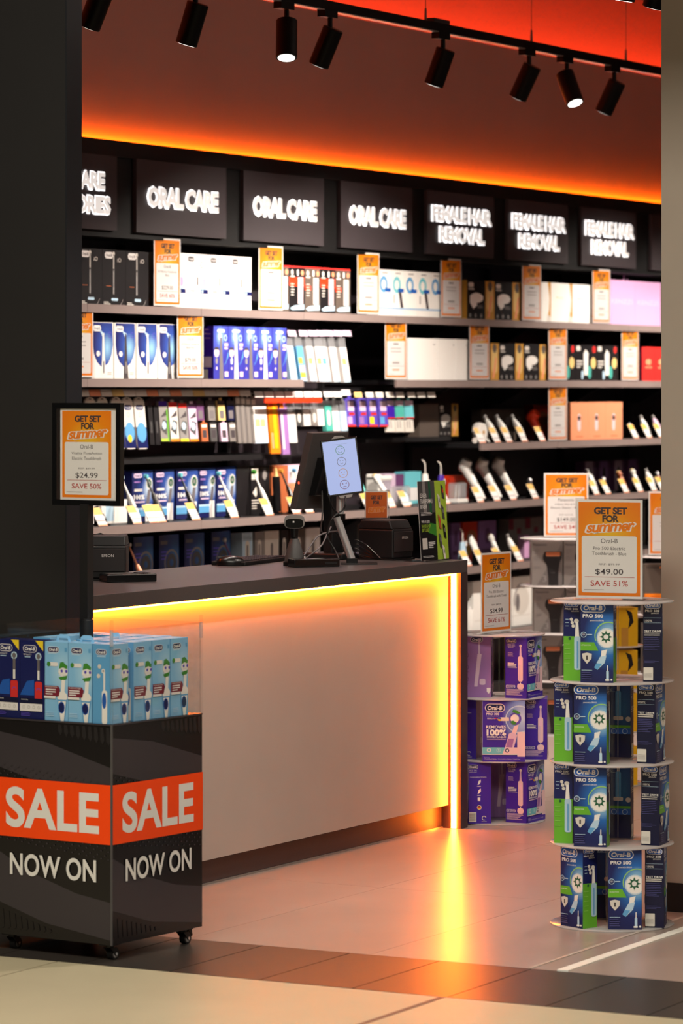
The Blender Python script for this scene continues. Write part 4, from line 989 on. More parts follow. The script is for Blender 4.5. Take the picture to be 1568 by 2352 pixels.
cable('pale cable arching from the scanner towards the tablet pole', [cp(698, 1276, 12.4), cp(712, 1255, 12.45), cp(730, 1232, 12.5), cp(755, 1222, 12.55), cp(775, 1220, 12.6)], 0.0028, 'ink_soft')
cable('pale cable crossing low behind the flat black box', [cp(702, 1282, 12.4), cp(725, 1265, 12.4), cp(740, 1250, 12.45), cp(752, 1225, 12.5), cp(760, 1210, 12.55)], 0.0028, 'ink_soft')
for k in range(4):
    cable('black cable arching from terminal to right printer, %s of four' % ('uppermost', 'second', 'third', 'lowest')[k],
          [cp(816, 1240 + 10 * k, 12.75), cp(838 - 2 * k, 1250 + 9 * k, 12.65), cp(858, 1268 + 5 * k, 12.6), cp(874, 1284, 12.55)], 0.0032, 'black_gloss')
cable('black cable behind the left receipt printer', [cp(195, 1215, 11.7), cp(215, 1228, 11.6), cp(232, 1226, 11.6), cp(240, 1237, 11.55), cp(240, 1262, 11.6)], 0.003)
# orange sign behind the printer, review leaflet holder
oa = Art(0.084, 0.098)
oa.rect(0, 0, 1, 1, 'paper').rect(0.035, 0.0, 0.965, 0.955, 'orange_deep')
oa.text('GET SET', 0.51, 0.76, 0.52, 0.15, 'ink', bold=0.045).text('FOR', 0.50, 0.57, 0.28, 0.15, 'ink', bold=0.045)
oa.text('summer', 0.52, 0.30, 0.80, 0.26, 'coral', bold=0.09, shear=0.28, rot=0.06, space=0.9).text('summer', 0.52, 0.30, 0.74, 0.19, 'orange', bold=0.028, shear=0.28, rot=0.06, space=0.9)
x, y = atD(864, 12.98)
acrylic_sign('small orange sale sign standing on the right receipt printer', (x, y, ZC + 0.1455), FACE + math.radians(4), None, 0.088, 0.10, small=True, art=oa)
la = Art(0.205, 0.285)
la.rect(0, 0, 0.60, 1, 'box_black'); la.rect(0, 0.60, 0.60, 1, 'grey_dark'); la.poly([(0.18, 0.6), (0.30, 0.6), (0.26, 1), (0.16, 1)], 'grey'); la.poly([(0.40, 0.6), (0.48, 0.6), (0.44, 1), (0.38, 1)], 'green_dark'); la.poly([(0.30, 0.35), (0.60, 0.30), (0.60, 0.45), (0.36, 0.47)], 'leaf')
la.rect(0.60, 0, 1, 1, 'lime')
for k, (s, w_) in enumerate((('LEAVE A', 0.24), ('TRANSFORM-U', 0.44), ('REVIEW', 0.24))): la.text(s, 0.06 + w_ / 2, 0.82 - 0.072 * k, w_, 0.055, 'paper', bold=0.01, res=2)
la.lines(0.06, 0.60, 0.48, 3, 0.016, 'paper', 0.005, 3)
for k, (s, w_, m_) in enumerate((('WIN A $500', 0.30, 'paper'), ('SHAVER SHOP', 0.33, 'lime'), ('GIFT CARD', 0.27, 'lime'))): la.text(s, 0.06 + w_ / 2, 0.485 - 0.052 * k, w_, 0.042, m_, bold=0.01, res=2)
la.rect(0.06, 0.14, 0.24, 0.28, 'offwhite'); la.lines(0.28, 0.22, 0.24, 4, 0.022, 'paper', 0.010, 2); la.lines(0.06, 0.05, 0.42, 2, 0.014, 'paper', 0.005, 5)
for k, (cu, cv, m_) in enumerate(((0.86, 0.86, 'ink'), (0.72, 0.74, 'offwhite'), (0.84, 0.60, 'grey_dark'), (0.70, 0.48, 'copper'), (0.86, 0.36, 'box_black'), (0.70, 0.24, 'grey_dark'), (0.80, 0.09, 'offwhite'))):
    la.poly([(cu - 0.05, cv + 0.10), (cu + 0.03, cv + 0.06), (cu + 0.07, cv - 0.10), (cu - 0.01, cv - 0.08)], m_)
    la.poly([(cu - 0.01, cv + 0.04), (cu + 0.03, cv + 0.03), (cu + 0.04, cv - 0.02), (cu + 0.0, cv - 0.01)], 'red' if k in (0, 3) else 'grey')
lt = thing('leaflet_holder', 'clear leaflet holder with black and lime review poster on the counter end', 'leaflet holder', (11.405, 5.818, ZC), math.radians(-2))
mb = MB(); la.put(mb, lambda u, v, e: (u - 0.1025, 0.006 - e + v * 0.06, v + 0.004)); mb.build('printed_artwork', lt)
MB().hexa([(-0.1025, 0.0065, 0.004), (0.1025, 0.0065, 0.004), (0.1025, 0.0075, 0.004), (-0.1025, 0.0075, 0.004), (-0.1025, 0.0236, 0.289), (0.1025, 0.0236, 0.289), (0.1025, 0.0246, 0.289), (-0.1025, 0.0246, 0.289)], 'paper').build('leaflet', lt)
MB().hexa([(-0.107, 0.0, 0.0), (0.107, 0.0, 0.0), (0.107, 0.0018, 0.0), (-0.107, 0.0018, 0.0), (-0.107, 0.0176, 0.293), (0.107, 0.0176, 0.293), (0.107, 0.0194, 0.293), (-0.107, 0.0194, 0.293)], 'acrylic_clear').build('acrylic_front', lt)
MB().box(-0.107, 0.107, 0.0, 0.08, 0.0, 0.0022, 'acrylic_clear').build('acrylic_foot', lt)

# ------------------------------------------------------------------ goods on the shelf wall
YB = YS + 0.035                                   # front plane of boxes standing on a shelf
E0 = 0.0006
def slots(p0, p1, n, Y=YB):
    a, b = onY(p0, Y), onY(p1, Y); w = (b - a) / n
    return w, [a + w * (i + 0.5) for i in range(n)]
SHELFNAME = {1: 'on the top shelf', 2: 'on the second shelf', 3: 'on the third shelf', 4: 'on the fourth shelf', 5: 'on the low shelf', 6: 'on the lowest shelf'}
def row(p0, p1, n, H, D, body, art, desc, lv, name='product_box', Y=YB, side=None, dz=0.0, gap=0.0015, per=None, cat='box', skew=0.0):
    """n equal boxes between two picture columns on shelf lv; art(W,H,i) prints the front (i picks a variant when per is set)"""
    w, xs = slots(p0, p1, n, Y); W = w - gap
    var = per or 1
    pr = [Proto(name, W, D, H, body, {**({'front': art(W, H, k)} if art else {}), **({'left': side(D, H)} if side else {})}, cat) for k in range(var)]
    for i, x in enumerate(xs):
        lab = desc + (', ' + nth(i, n) if n > 1 else '') + ' ' + SHELFNAME[lv]
        pr[i % var].place(lab, (x, Y + D / 2, LEVELS[lv] + E0 + 0.001 + dz), skew, '%s %s' % (desc, SHELFNAME[lv]) if n > 1 else None)

# --- print designs
def small_logo(a, cu, cv, w, m='paper', inner='ink'):
    h = w * a.W * 0.42 / a.H
    a.pill(cu, cv, w, h, m); a.text('Oral-B', cu, cv, w * 0.76, h * 0.5, inner, bold=0.02, res=1)
def a_black_io(W, H, i):
    a = Art(W, H); small_logo(a, 0.28, 0.90, 0.36); a.text('iO', 0.72, 0.82, 0.16, 0.075, 'offwhite', res=2)
    a.ell(0.48, 0.93, 0.05, 'offwhite'); a.rect(0.45, 0.18, 0.51, 0.92, 'grey'); a.rect(0.47, 0.45, 0.49, 0.9, 'offwhite'); a.pill(0.48, 0.42, 0.09, 0.48, 'grey_dark'); a.rect(0.47, 0.20, 0.485, 0.62, 'paper')
    a.rect(0.16, 0.335, 0.38, 0.345, 'copper'); a.pill(0.52, 0.10, 0.28, 0.05, 'paleblue'); a.ring(0.5, 0.28, 0.43, 0.45, 'grey', 235, 330, 12); a.lines(0.05, 0.04, 0.3, 2, 0.03, 'offwhite', 0.014, 1)
    return a
def a_white_io(W, H, i):
    a = Art(W, H); a.rect(0, 0, 1, 1, 'white'); small_logo(a, 0.25, 0.90, 0.28, 'ink', 'paper'); a.ring(0.72, 0.80, 0.055, 0.075, 'ink_soft', 30, 330, 14); a.text('i', 0.63, 0.80, 0.02, 0.05, 'ink_soft', res=1)
    a.pill(0.78, 0.47, 0.34, 0.36, 'paleblue', r=0.03); a.pill(0.83, 0.48, 0.16, 0.16, 'pink'); a.pill(0.53, 0.50, 0.05, 0.16, 'ink'); a.rect(0.20, 0.305, 0.42, 0.325, 'ink_soft'); a.rect(0.68, 0.27, 1.0, 0.345, 'navy'); a.ell(0.75, 0.307, 0.04, 'paleblue')
    a.rect(0.45, 0.04, 0.65, 0.052, 'ink_pale'); return a
def a_oclean(W, H, i):
    a = Art(W, H); a.rect(0, 0, 1, 1, ('brown_box', 'box_black')[i]); a.rect(0, 0.965, 1, 1, 'red'); a.pill(0.20, 0.86, 0.17, 0.12, 'offwhite'); a.rect(0.08, 0.755, 0.36, 0.79, 'offwhite')
    a.rect(0, 0.42 if i == 0 else 0.56, 1, 0.62 if i == 0 else 0.76, 'red_hot') if i else a.rect(0, 0.48, 0.4, 0.58, 'red_hot')
    a.lines(0.1, 0.60, 0.3, 5, 0.06, 'offwhite', 0.02, 4); a.ell(0.84, 0.86, 0.10, 'coral', 0.06); a.pill(0.55, 0.86, 0.12, 0.14, 'paper')
    a.rect(0.55, 0.18, 0.88, 0.76, 'device_white' if i == 0 else 'pink_brush'); a.rect(0.66, 0.18, 0.70, 0.76, 'aqua'); a.poly([(0.05, 0.08), (0.3, 0.14), (0.95, 0.17), (0.95, 0.06), (0.2, 0.04)], 'paleblue'); return a
def a_philips(W, H, i):
    a = Art(W, H); a.rect(0, 0, 1, 1, 'white'); a.rect(0.3, 0.92, 0.72, 0.94, 'ink_soft'); a.ring(0.42, 0.68, 0.17, 0.30, ('sky_deep', 'aqua')[i % 2], n=18); a.rect(0.52, 0.52, 0.95, 0.60, 'blue')
    if i == 1: a.poly([(0.55, 0.52), (0.75, 0.52), (0.92, 0.18), (0.72, 0.18)], 'ink'); a.rect(0.18, 0.28, 0.24, 0.46, 'ink_soft')
    a.rect(0, 0.15, 1, 0.175, 'sky_deep'); return a
def a_epil(W, H, i):
    a = Art(W, H); a.rect(0, 0, 1, 1, 'box_black'); a.rect(0.66, 0, 1, 1, 'gold'); a.pill(0.83, 0.55, 0.24, 0.75, 'gold_pale'); a.poly([(0.74, 0.05), (0.82, 0.05), (0.92, 0.60), (0.86, 0.62)], 'coral'); a.ell(0.83, 0.86, 0.08, 'brown_box')
    a.pill(0.14, 0.88, 0.18, 0.12, 'offwhite'); a.rect(0.05, 0.76, 0.25, 0.79, 'offwhite')
    a.ell(0.34, 0.55, 0.24, 'device_white', 0.13); a.poly([(0.10, 0.60), (0.26, 0.62), (0.36, 0.36), (0.22, 0.26), (0.10, 0.42)], 'device_white'); a.lines(0.36, 0.34, 0.25, 2, 0.05, 'grey', 0.02, 3)
    for k in range(3): a.ell(0.10 + 0.2 * k, 0.09, 0.035, 'grey')
    return a
def a_goldcurve(W, H, i):
    a = Art(W, H); a.rect(0, 0, 1, 1, 'white'); a.poly([(0.86, 1), (1, 1), (1, 0), (0.80, 0), (0.92, 0.30), (0.95, 0.60)], 'gold'); a.poly([(0.80, 0), (1, 0), (1, 0.12), (0.85, 0.2)], 'offwhite'); a.text('Braun', 0.4, 0.63, 0.3, 0.05, 'gold_pale', res=1); return a
def a_pink(W, H, i):
    a = Art(W, H); a.rect(0, 0, 1, 1, 'pink'); a.text('KENZZI', 0.5, 0.52, 0.8, 0.10, 'pink_pale', bold=0.01, res=1); return a
def a_io_navy(W, H, i):
    a = Art(W, H); a.rect(0, 0, 1, 1, 'white'); a.poly([(0.07, 0.99), (0.96, 0.99), (0.99, 0.6), (0.92, 0.42), (0.78, 0.28), (0.58, 0.21), (0.44, 0.21), (0.24, 0.30), (0.11, 0.44), (0.06, 0.62)], 'io_glow')
    small_logo(a, 0.25, 0.89, 0.36, 'white', 'navy'); a.poly([(0.35, 0.87), (0.60, 0.80), (0.52, 0.72)], 'paleblue'); a.ring(0.84, 0.78, 0.06, 0.08, 'violet_mid', 20, 340, 14); a.ell(0.30, 0.44, 0.09, 'paper', 0.05)
    m1, m2 = (('device_white', 'ink') if i == 0 else ('ink', 'grey')); a.poly([(0.50, 0.80), (0.56, 0.80), (0.60, 0.40), (0.66, 0.0), (0.44, 0.0), (0.48, 0.40)], m1); a.pill(0.55, 0.20, 0.05, 0.22, m2); a.lines(0.72, 0.1, 0.2, 2, 0.03, 'ink_pale', 0.01, 2); return a
def a_pulsar(W, H, i):
    a = Art(W, H); a.rect(0, 0, 1, 1, 'pulsar_glow'); a.pill(0.5, 0.91, 0.5, 0.05, 'white'); a.ell(0.42, 0.80, 0.12, 'paleblue'); a.ring(0.80, 0.78, 0.07, 0.11, 'paleblue', n=12); a.rect(0.72, 0.62, 0.98, 0.68, 'lilac_pale'); a.rect(0.72, 0.56, 0.95, 0.60, 'lilac_pale')
    a.ell(0.20, 0.50, 0.16, 'pink_brush'); a.poly([(0.04, 0.55), (0.36, 0.55), (0.30, 0.60), (0.10, 0.60)], 'ink'); a.pill(0.20, 0.34, 0.14, 0.12, 'paper' if i else 'grey'); a.pill(0.20, 0.20, 0.10, 0.06, 'lilac_pale')
    a.poly([(0.42, 0.78), (0.54, 0.78), (0.66, 0.0), (0.38, 0.0)], 'device_white' if i else 'ink_soft'); a.poly([(0.66, 0.24), (0.8, 0.3), (0.98, 0.42), (0.98, 0.55), (0.85, 0.35)], 'sky_deep'); a.rect(0.74, 0.04, 0.98, 0.14, 'lilac_pale'); return a
def s_pulsar(D, H):
    a = Art(D, H); a.rect(0, 0, 1, 1, 'violet'); a.lines(0.15, 0.92, 0.6, 3, 0.08, 'lilac', 0.02, 1); a.rect(0.1, 0.22, 0.85, 0.42, 'lilac_pale'); a.rect(0.05, 0.0, 0.5, 0.18, 'offwhite'); return a
def a_teal(W, H, i):
    a = Art(W, H); a.rect(0, 0, 1, 1, 'box_black'); a.pill(0.12, 0.90, 0.2, 0.14, 'offwhite'); a.ell(0.86, 0.88, 0.07, 'red'); a.poly([(0.38, 0.15), (0.36, 0.75), (0.45, 0.88), (0.58, 0.78), (0.56, 0.15)], 'device_white'); a.pill(0.64, 0.24, 0.16, 0.36, 'teal'); a.ell(0.82, 0.50, 0.12, 'gold_pale', 0.16)
    a.lines(0.03, 0.52, 0.28, 3, 0.08, 'offwhite', 0.04, 2); a.pill(0.30, 0.16, 0.10, 0.24, 'paleblue'); return a
def a_red(W, H, i):
    a = Art(W, H); a.rect(0, 0, 1, 1, 'red'); a.ell(0.5, 0.56, 0.22, 'coral', 0.09); a.rect(0.25, 0.38, 0.78, 0.42, 'coral'); return a
def a_coral(W, H, i):
    a = Art(W, H); a.rect(0, 0, 1, 1, 'coral'); a.pill(0.48, 0.47, 0.18, 0.46, 'pink_brush'); a.ell(0.48, 0.58, 0.09, 'ink', 0.07); a.rect(0.3, 0.08, 0.7, 0.10, 'copper'); return a
def a_blue100(W, H, i):
    a = Art(W, H); a.rect(0, 0, 1, 1, 'blue_box_glow'); a.pill(0.28, 0.90, 0.40, 0.09, 'lilac_pale'); a.text('Oral-B', 0.28, 0.90, 0.32, 0.05, 'navy', bold=0.02, res=1); a.rect(0.1, 0.76, 0.4, 0.79, 'lilac')
    a.ell(0.82, 0.74, 0.15, 'offwhite'); a.ell(0.82, 0.74, 0.11, 'green_dark'); a.ell(0.82, 0.74, 0.05, 'grey'); a.poly([(0.76, 0.62), (0.88, 0.62), (0.80, 0.22), (0.62, 0.22)], 'ink_soft')
    a.lines(0.1, 0.59, 0.55, 1, 0.1, 'offwhite', 0.05); a.text('100%', 0.34, 0.48, 0.52, 0.11, 'white', bold=0.04, res=1); a.rect(0.12, 0.37, 0.6, 0.40, 'lilac_pale'); a.rect(0, 0.10, 0.62, 0.23, 'sky_deep'); a.rect(0, 0.23, 0.62, 0.27, 'paleblue'); a.rect(0.62, 0, 0.92, 0.34, 'paper'); return a
def a_dusk(W, H, i):
    a = Art(W, H); a.rect(0, 0, 1, 1, 'dusk_glow'); a.rect(0.08, 0.84, 0.42, 0.90, 'ink_soft')
    a.ring(0.62, 0.52, 0.30, 0.36, 'box_grey', n=20); a.ring(0.62, 0.52, 0.10, 0.24, 'grey_dark', n=14); a.lines(0.1, 0.7, 0.3, 3, 0.06, 'violet_mid', 0.02, 2); return a
def a_violet(W, H, i):
    a = Art(W, H); a.rect(0, 0, 1, 1, 'lilac'); a.rect(0.15, 0.2, 0.85, 0.3, 'mauve'); a.pill(0.5, 0.62, 0.3, 0.4, 'mauve'); return a
def a_ember(W, H, i):
    a = Art(W, H); a.rect(0, 0, 1, 1, 'red_hot'); a.ell(0.35, 0.3, 0.25, 'gold', 0.15); a.ell(0.6, 0.6, 0.35, 'copper', 0.2); return a

# --- top shelf
row(180, 341, 3, 0.232, 0.08, 'box_black', a_black_io, 'black toothbrush box', 1, 'toothbrush_box')
row(373, 577, 4, 0.238, 0.07, 'offwhite', a_white_io, 'white toothbrush box with navy strip', 1, 'toothbrush_box')
row(627, 804, 5, 0.212, 0.06, 'box_black', a_oclean, 'black and red toothbrush box', 1, 'toothbrush_box', per=2)
row(868, 1016, 5, 0.222, 0.06, 'white', a_philips, 'white flosser box with blue ring', 1, 'flosser_box', per=2)
row(1072, 1197, 2, 0.196, 0.07, 'brown_box', a_epil, 'black and gold epilator box', 1, 'epilator_box', side=lambda D, H: Art(D, H).rect(0, 0, 1, 1, 'gold'))
row(1214, 1362, 3, 0.208, 0.07, 'offwhite', a_goldcurve, 'white box with gold curve', 1, 'epilator_box')
row(1397, 1517, 2, 0.245, 0.09, 'pink', a_pink, 'pink hair remover box', 1, 'hair_remover_box')
xk = onY(1448, YB)
tag(MB().tube([(0, 0, 0), (0.012, 0, 0.03), (0.03, 0, 0.05), (0.05, 0, 0.055), (0.058, 0, 0.04), (0.054, 0, 0.0)], 0.006, 'pink', 8, flat=0.35).build('ribbon_loop', None, (xk, YB + 0.045, 1.95 + 0.2465)), 'pink ribbon loop sticking up above the pink boxes', 'ribbon')
# --- second shelf
row(209, 411, 4, 0.236, 0.07, 'white', a_io_navy, 'white toothbrush box with navy oval', 2, 'toothbrush_box', per=2, gap=0.008)
row(490, 658, 5, 0.235, 0.055, 'violet', a_pulsar, 'blue violet toothbrush box', 2, 'toothbrush_box', per=2, side=s_pulsar)
for k, (p0, p1) in enumerate(((936, 1004), (1005, 1046), (1047, 1073))):
    row(p0, p1, 1, 0.205, 0.08, 'white', lambda W, H, i: Art(W, H).rect(0.86, 0.84, 0.92, 0.87, 'ink_pale'), 'plain white box, %s of three beside the orange sign' % ('widest', 'middle', 'narrowest')[k], 2)
row(1087, 1257, 3, 0.190, 0.07, 'brown_box', a_epil, 'black and gold epilator box', 2, 'epilator_box')
row(1271, 1419, 3, 0.193, 0.06, 'box_black', a_teal, 'black box with white and teal device', 2, 'epilator_box')
row(1474, 1532, 2, 0.190, 0.07, 'red', a_red, 'bright red box beside the pillar', 2, side=lambda D, H: Art(D, H).rect(0, 0, 1, 1, 'maroon'))
# --- third shelf, right bays
row(1310, 1429, 3, 0.203, 0.07, 'coral', a_coral, 'coral trimmer box', 3, 'trimmer_box', side=lambda D, H: Art(D, H).rect(0.55, 0, 0.7, 1, 'copper'))
row(1105, 1205, 4, 0.17, 0.06, 'brown_box', lambda W, H, i: Art(W, H).pill(0.4, 0.6, 0.4, 0.3, 'grey'), 'dim brown box behind the white devices', 3, Y=8.2)
row(1225, 1262, 1, 0.19, 0.06, 'maroon', a_ember, 'dim red box behind the orange device', 3, Y=8.2)
sb3 = slab('recessed_shelf', BAYS[4] + 0.002, BAYS[5] - 0.002, 8.10, 8.355, 1.335, 1.355, 'shelf_black', shelf)
W_, xs_ = slots(962, 1052, 2, 8.13)
Proto('epilator_box', W_ - 0.003, 0.08, 0.165, 'brown_box', {}).place('plain dim brown box on the recessed shelf beside the pegs', (xs_[0], 8.17, 1.356))
Proto('epilator_box', W_ - 0.003, 0.08, 0.165, 'brown_box', {'front': a_epil(W_ - 0.003, 0.165, 0)}).place('dim epilator box on the recessed shelf beside the pegs', (xs_[1], 8.17, 1.356))
# --- fourth shelf
Y4 = 8.09
for k, (p0, p1) in enumerate(((303, 351), (355, 400), (404, 455), (456, 495), (497, 541))):
    row(p0, p1, 1, 0.222, 0.07, 'navy', a_blue100, 'navy toothbrush box with white 100 percent, %s of five' % ('leftmost', 'second', 'third', 'fourth', 'rightmost')[k], 4, 'toothbrush_box', Y=Y4)
row(543, 573, 1, 0.225, 0.07, 'box_black', None, 'plain black box beside the navy toothbrush boxes', 4, Y=Y4)
def a_blackdev(W, H, i):
    a = Art(W, H); a.rect(0.05, 0.72, 0.40, 0.95, 'offwhite'); a.ell(0.75, 0.80, 0.12, 'grey'); a.poly([(0.1, 0.45), (0.3, 0.58), (0.35, 0.42), (0.28, 0.35)], 'offwhite'); a.lines(0.05, 0.28, 0.4, 4, 0.055, 'offwhite', 0.022, 2); return a
row(575, 619, 1, 0.222, 0.07, 'box_black', a_blackdev, 'black box with white device print', 4, Y=Y4)
row(623, 661, 1, 0.220, 0.07, 'copper', None, 'copper brown box behind the black toothbrush', 4, Y=Y4)
def a_blush(W, H, i):
    a = Art(W, H); a.rect(0, 0, 1, 1, 'pink_pale'); a.rect(0.08, 0.70, 0.42, 0.98, 'paper'); a.rect(0.14, 0.90, 0.34, 0.92, 'paleblue'); a.rect(0.0, 0.0, 0.5, 0.62, 'coral'); return a
row(661, 712, 1, 0.220, 0.07, 'pink_pale', a_blush, 'blush pink box beside the sales screen', 4, Y=Y4)
row(186, 292, 2, 0.10, 0.07, 'white', lambda W, H, i: Art(W, H).rect(0.05, 0.1, 0.4, 0.9, 'paleblue'), 'low white box under the framed sign', 4, Y=Y4)
for k, (p0, p1, H, m_) in enumerate(((884, 908, 0.155, 'lilac_pale'), (909, 927, 0.150, 'mauve'), (930, 967, 0.16, 'aqua'), (1030, 1076, 0.13, 'red_hot'))):
    desc = ('pale lilac box behind the clear tanks', 'mauve box behind the clear tanks', 'mint box behind the white flosser', 'dim orange box behind the white handsets')[k]
    row(p0, p1, 1, H, 0.06, m_, (a_ember if k == 3 else lambda W, H, i: Art(W, H).rect(0.1, 0.1, 0.9, 0.5, 'paper')), desc, 4, Y=8.16)
row(1337, 1470, 4, 0.17, 0.05, 'mauve', lambda W, H, i: Art(W, H).rect(0.15, 0.0, 0.75, 1, 'lilac' if i % 2 else 'lilac_pale').pill(0.45, 0.5, 0.22, 0.6, 'ink'), 'dim purple box behind the small devices', 4, Y=8.2, per=2, gap=0.03)
# --- low shelves
Y5 = 8.08
for k, (p0, p1) in enumerate(((260, 294), (306, 352), (365, 411), (423, 469), (485, 529))):
    row(p0, p1, 1, 0.255, 0.07, 'navy_dark', a_dusk, 'dim navy toothbrush box above the counter, %s of five' % ('leftmost', 'second', 'third', 'fourth', 'rightmost')[k], 5, 'toothbrush_box', Y=Y5)
for k, (p0, p1, m_) in enumerate(((556, 580, 'paleblue'), (585, 606, 'grey'), (608, 640, 'offwhite'), (643, 662, 'box_black'), (668, 700, 'brown_box'), (702, 735, 'paper'), (845, 880, 'grey'))):
    row(p0, p1, 1, 0.24, 0.06, m_, lambda W, H, i: Art(W, H).pill(0.5, 0.5, 0.4, 0.7, 'offwhite').pill(0.5, 0.62, 0.16, 0.3, 'ink_soft'), 'dim box behind the counter, %s in the silver row' % (WORD[k] + ' from left'), 5, Y=Y5)
for k, (p0, p1, fn, m_) in enumerate(((1036, 1057, a_violet, 'lilac'), (1061, 1096, a_ember, 'red_hot'), (1099, 1139, a_violet, 'lilac'), (1168, 1205, None, 'box_grey'), (1206, 1245, None, 'box_grey'))):
    row(p0, p1, 1, 0.205, 0.06, m_, fn or (lambda W, H, i: Art(W, H).rect(0, 0, 1, 1, 'box_grey').rect(0.0, 0.72, 0.3, 1, 'maroon').rect(0.5, 0.6, 0.75, 0.75, 'maroon')),
        ('pale violet box behind the slim white flosser', 'glowing orange box behind the looped device', 'lilac box behind the white trimmer', 'beige box with maroon corner beside the shaver stand', 'beige box touching the shaver stand')[k], 5, Y=8.17)
xk, W_ = onY(1192, 8.17), 0.05
tag(MB().box(-0.022, 0.022, -0.02, 0.02, 0, 0.12, 'pink').build('pink_carton', None, (onY(1218, 8.06), 8.10, 0.7025), math.radians(-12)), 'small pink carton standing beside the shaver stand', 'box')
def a_dryer(W, H, i):
    a = Art(W, H); a.rect(0, 0, 1, 1, 'white'); a.ell(0.62, 0.52, 0.28, 'offwhite', 0.30); a.ring(0.62, 0.52, 0.20, 0.26, 'ink_pale', 60, 200, 14); a.ell(0.50, 0.48, 0.07, 'ink_soft', 0.18); a.rect(0.05, 0.2, 0.95, 0.215, 'offwhite'); return a
row(1085, 1222, 2, 0.255, 0.10, 'white', a_dryer, 'large white hair dryer box', 6, 'dryer_box', Y=8.0, gap=0.01)
row(960, 1060, 2, 0.24, 0.10, 'box_black', None, 'dark box hidden behind the counter end', 6, Y=8.05)
row(1240, 1330, 2, 0.24, 0.10, 'box_grey', None, 'grey box hidden behind the shaver stand', 6, Y=8.05)
t = thing('white_bottle', 'slim white bottle beside the glowing counter end', 'bottle', (onY(1077, 7.99), 7.99, 0.361))
MB().lathe([(0.018, 0), (0.019, 0.01), (0.019, 0.11), (0.016, 0.118)], 'device_white', n=16).build('body', t)
MB().lathe([(0.010, 0.118), (0.010, 0.132)], 'paper', n=12).build('cap', t)

# --- orange price signs standing on the shelves
PROMO = [(1, 381, 'on the top shelf beside the black toothbrush boxes', ('Oral-B', ['iO7 Electric Toothbrush', 'Black'], None, '$229.00', 'SAVE 60%')),
         (1, 619, 'on the top shelf between white and red boxes', (None, [None, None], None, None, None)),
         (1, 843, 'on the top shelf before the white flosser boxes', (None, [None, None], None, None, None)),
         (1, 1033, 'on the top shelf after the white flosser boxes', (None, [None, None], None, None, None)),
         (1, 1218, 'on the top shelf before the gold curve boxes', (None, [None, None], None, None, None)),
         (1, 1378, 'on the top shelf beside the pink boxes', (None, [None, None], None, None, None)),
         (2, 178, 'on the second shelf, cut off by the entrance wall', (None, [None, None], None, None, None)),
         (2, 434, 'on the second shelf reading 79.00', ('Oral-B', ['iO3 Electric Toothbrush', 'Blush Pink'], None, '$79.00', 'SAVE 50%')),
         (2, 906, 'on the second shelf before the plain white boxes', (None, [None, None], None, None, None)),
         (2, 1098, 'on the second shelf after the plain white boxes', (None, [None, None], None, None, None)),
         (2, 1278, 'on the second shelf before the teal device boxes', (None, [None, None], None, None, None)),
         (2, 1444, 'on the second shelf beside the red boxes', (None, [None, None], None, None, None)),
         (3, 1278, 'on the third shelf beside the coral boxes', (None, [None, None], None, None, None))]
for lv, px, lab, spec in PROMO:
    acrylic_sign('orange sale price sign ' + lab, (onY(px, YS + 0.02), YS + 0.014, LEVELS[lv] + 0.0015), math.radians(-3.5), spec, 0.205, 0.293, small=True, group='orange price signs on the shelves')

# --- demonstration models leaning on black stands, each with a price ticket
tkm = MB().hexa([(-0.034, -0.012, 0.002), (0.034, -0.012, 0.002), (0.034, -0.009, 0.002), (-0.034, -0.009, 0.002), (-0.034, 0.030, 0.078), (0.034, 0.030, 0.078), (0.034, 0.033, 0.078), (-0.034, 0.033, 0.078)], 'paper').mesh('price_ticket')
def _tk(v0, v1, m_):
    q = lambda v: (-0.0128 + 0.042 * v, 0.002 + 0.076 * v)
    (y0, z0), (y1, z1) = q(v0), q(v1)
    return MB().add([(-0.0335, y0, z0), (0.0335, y0, z0), (0.0335, y1, z1), (-0.0335, y1, z1)], [(0, 1, 2, 3)], m_)
tk2 = MB()
for v0, v1, m_ in ((0.62, 1.0, 'tag_orange'), (0.0, 0.08, 'coral'), (0.25, 0.32, 'ink_pale')):
    b_ = _tk(v0, v1, m_); tk2.add(b_.v, b_.f, m_)
tk2 = tk2.mesh('printed_artwork')
stm = MB().box(-0.018, 0.018, -0.012, 0.055, 0, 0.008, 'black').hexa([(-0.014, 0.01, 0.008), (0.014, 0.01, 0.008), (0.014, 0.05, 0.008), (-0.014, 0.05, 0.008), (-0.010, 0.035, 0.085), (0.010, 0.035, 0.085), (0.010, 0.055, 0.080), (-0.010, 0.055, 0.080)], 'black').mesh('stand')
def lean(y0, z0, L, tilt): return (0, y0 + L * math.sin(tilt), z0 + L * math.cos(tilt))
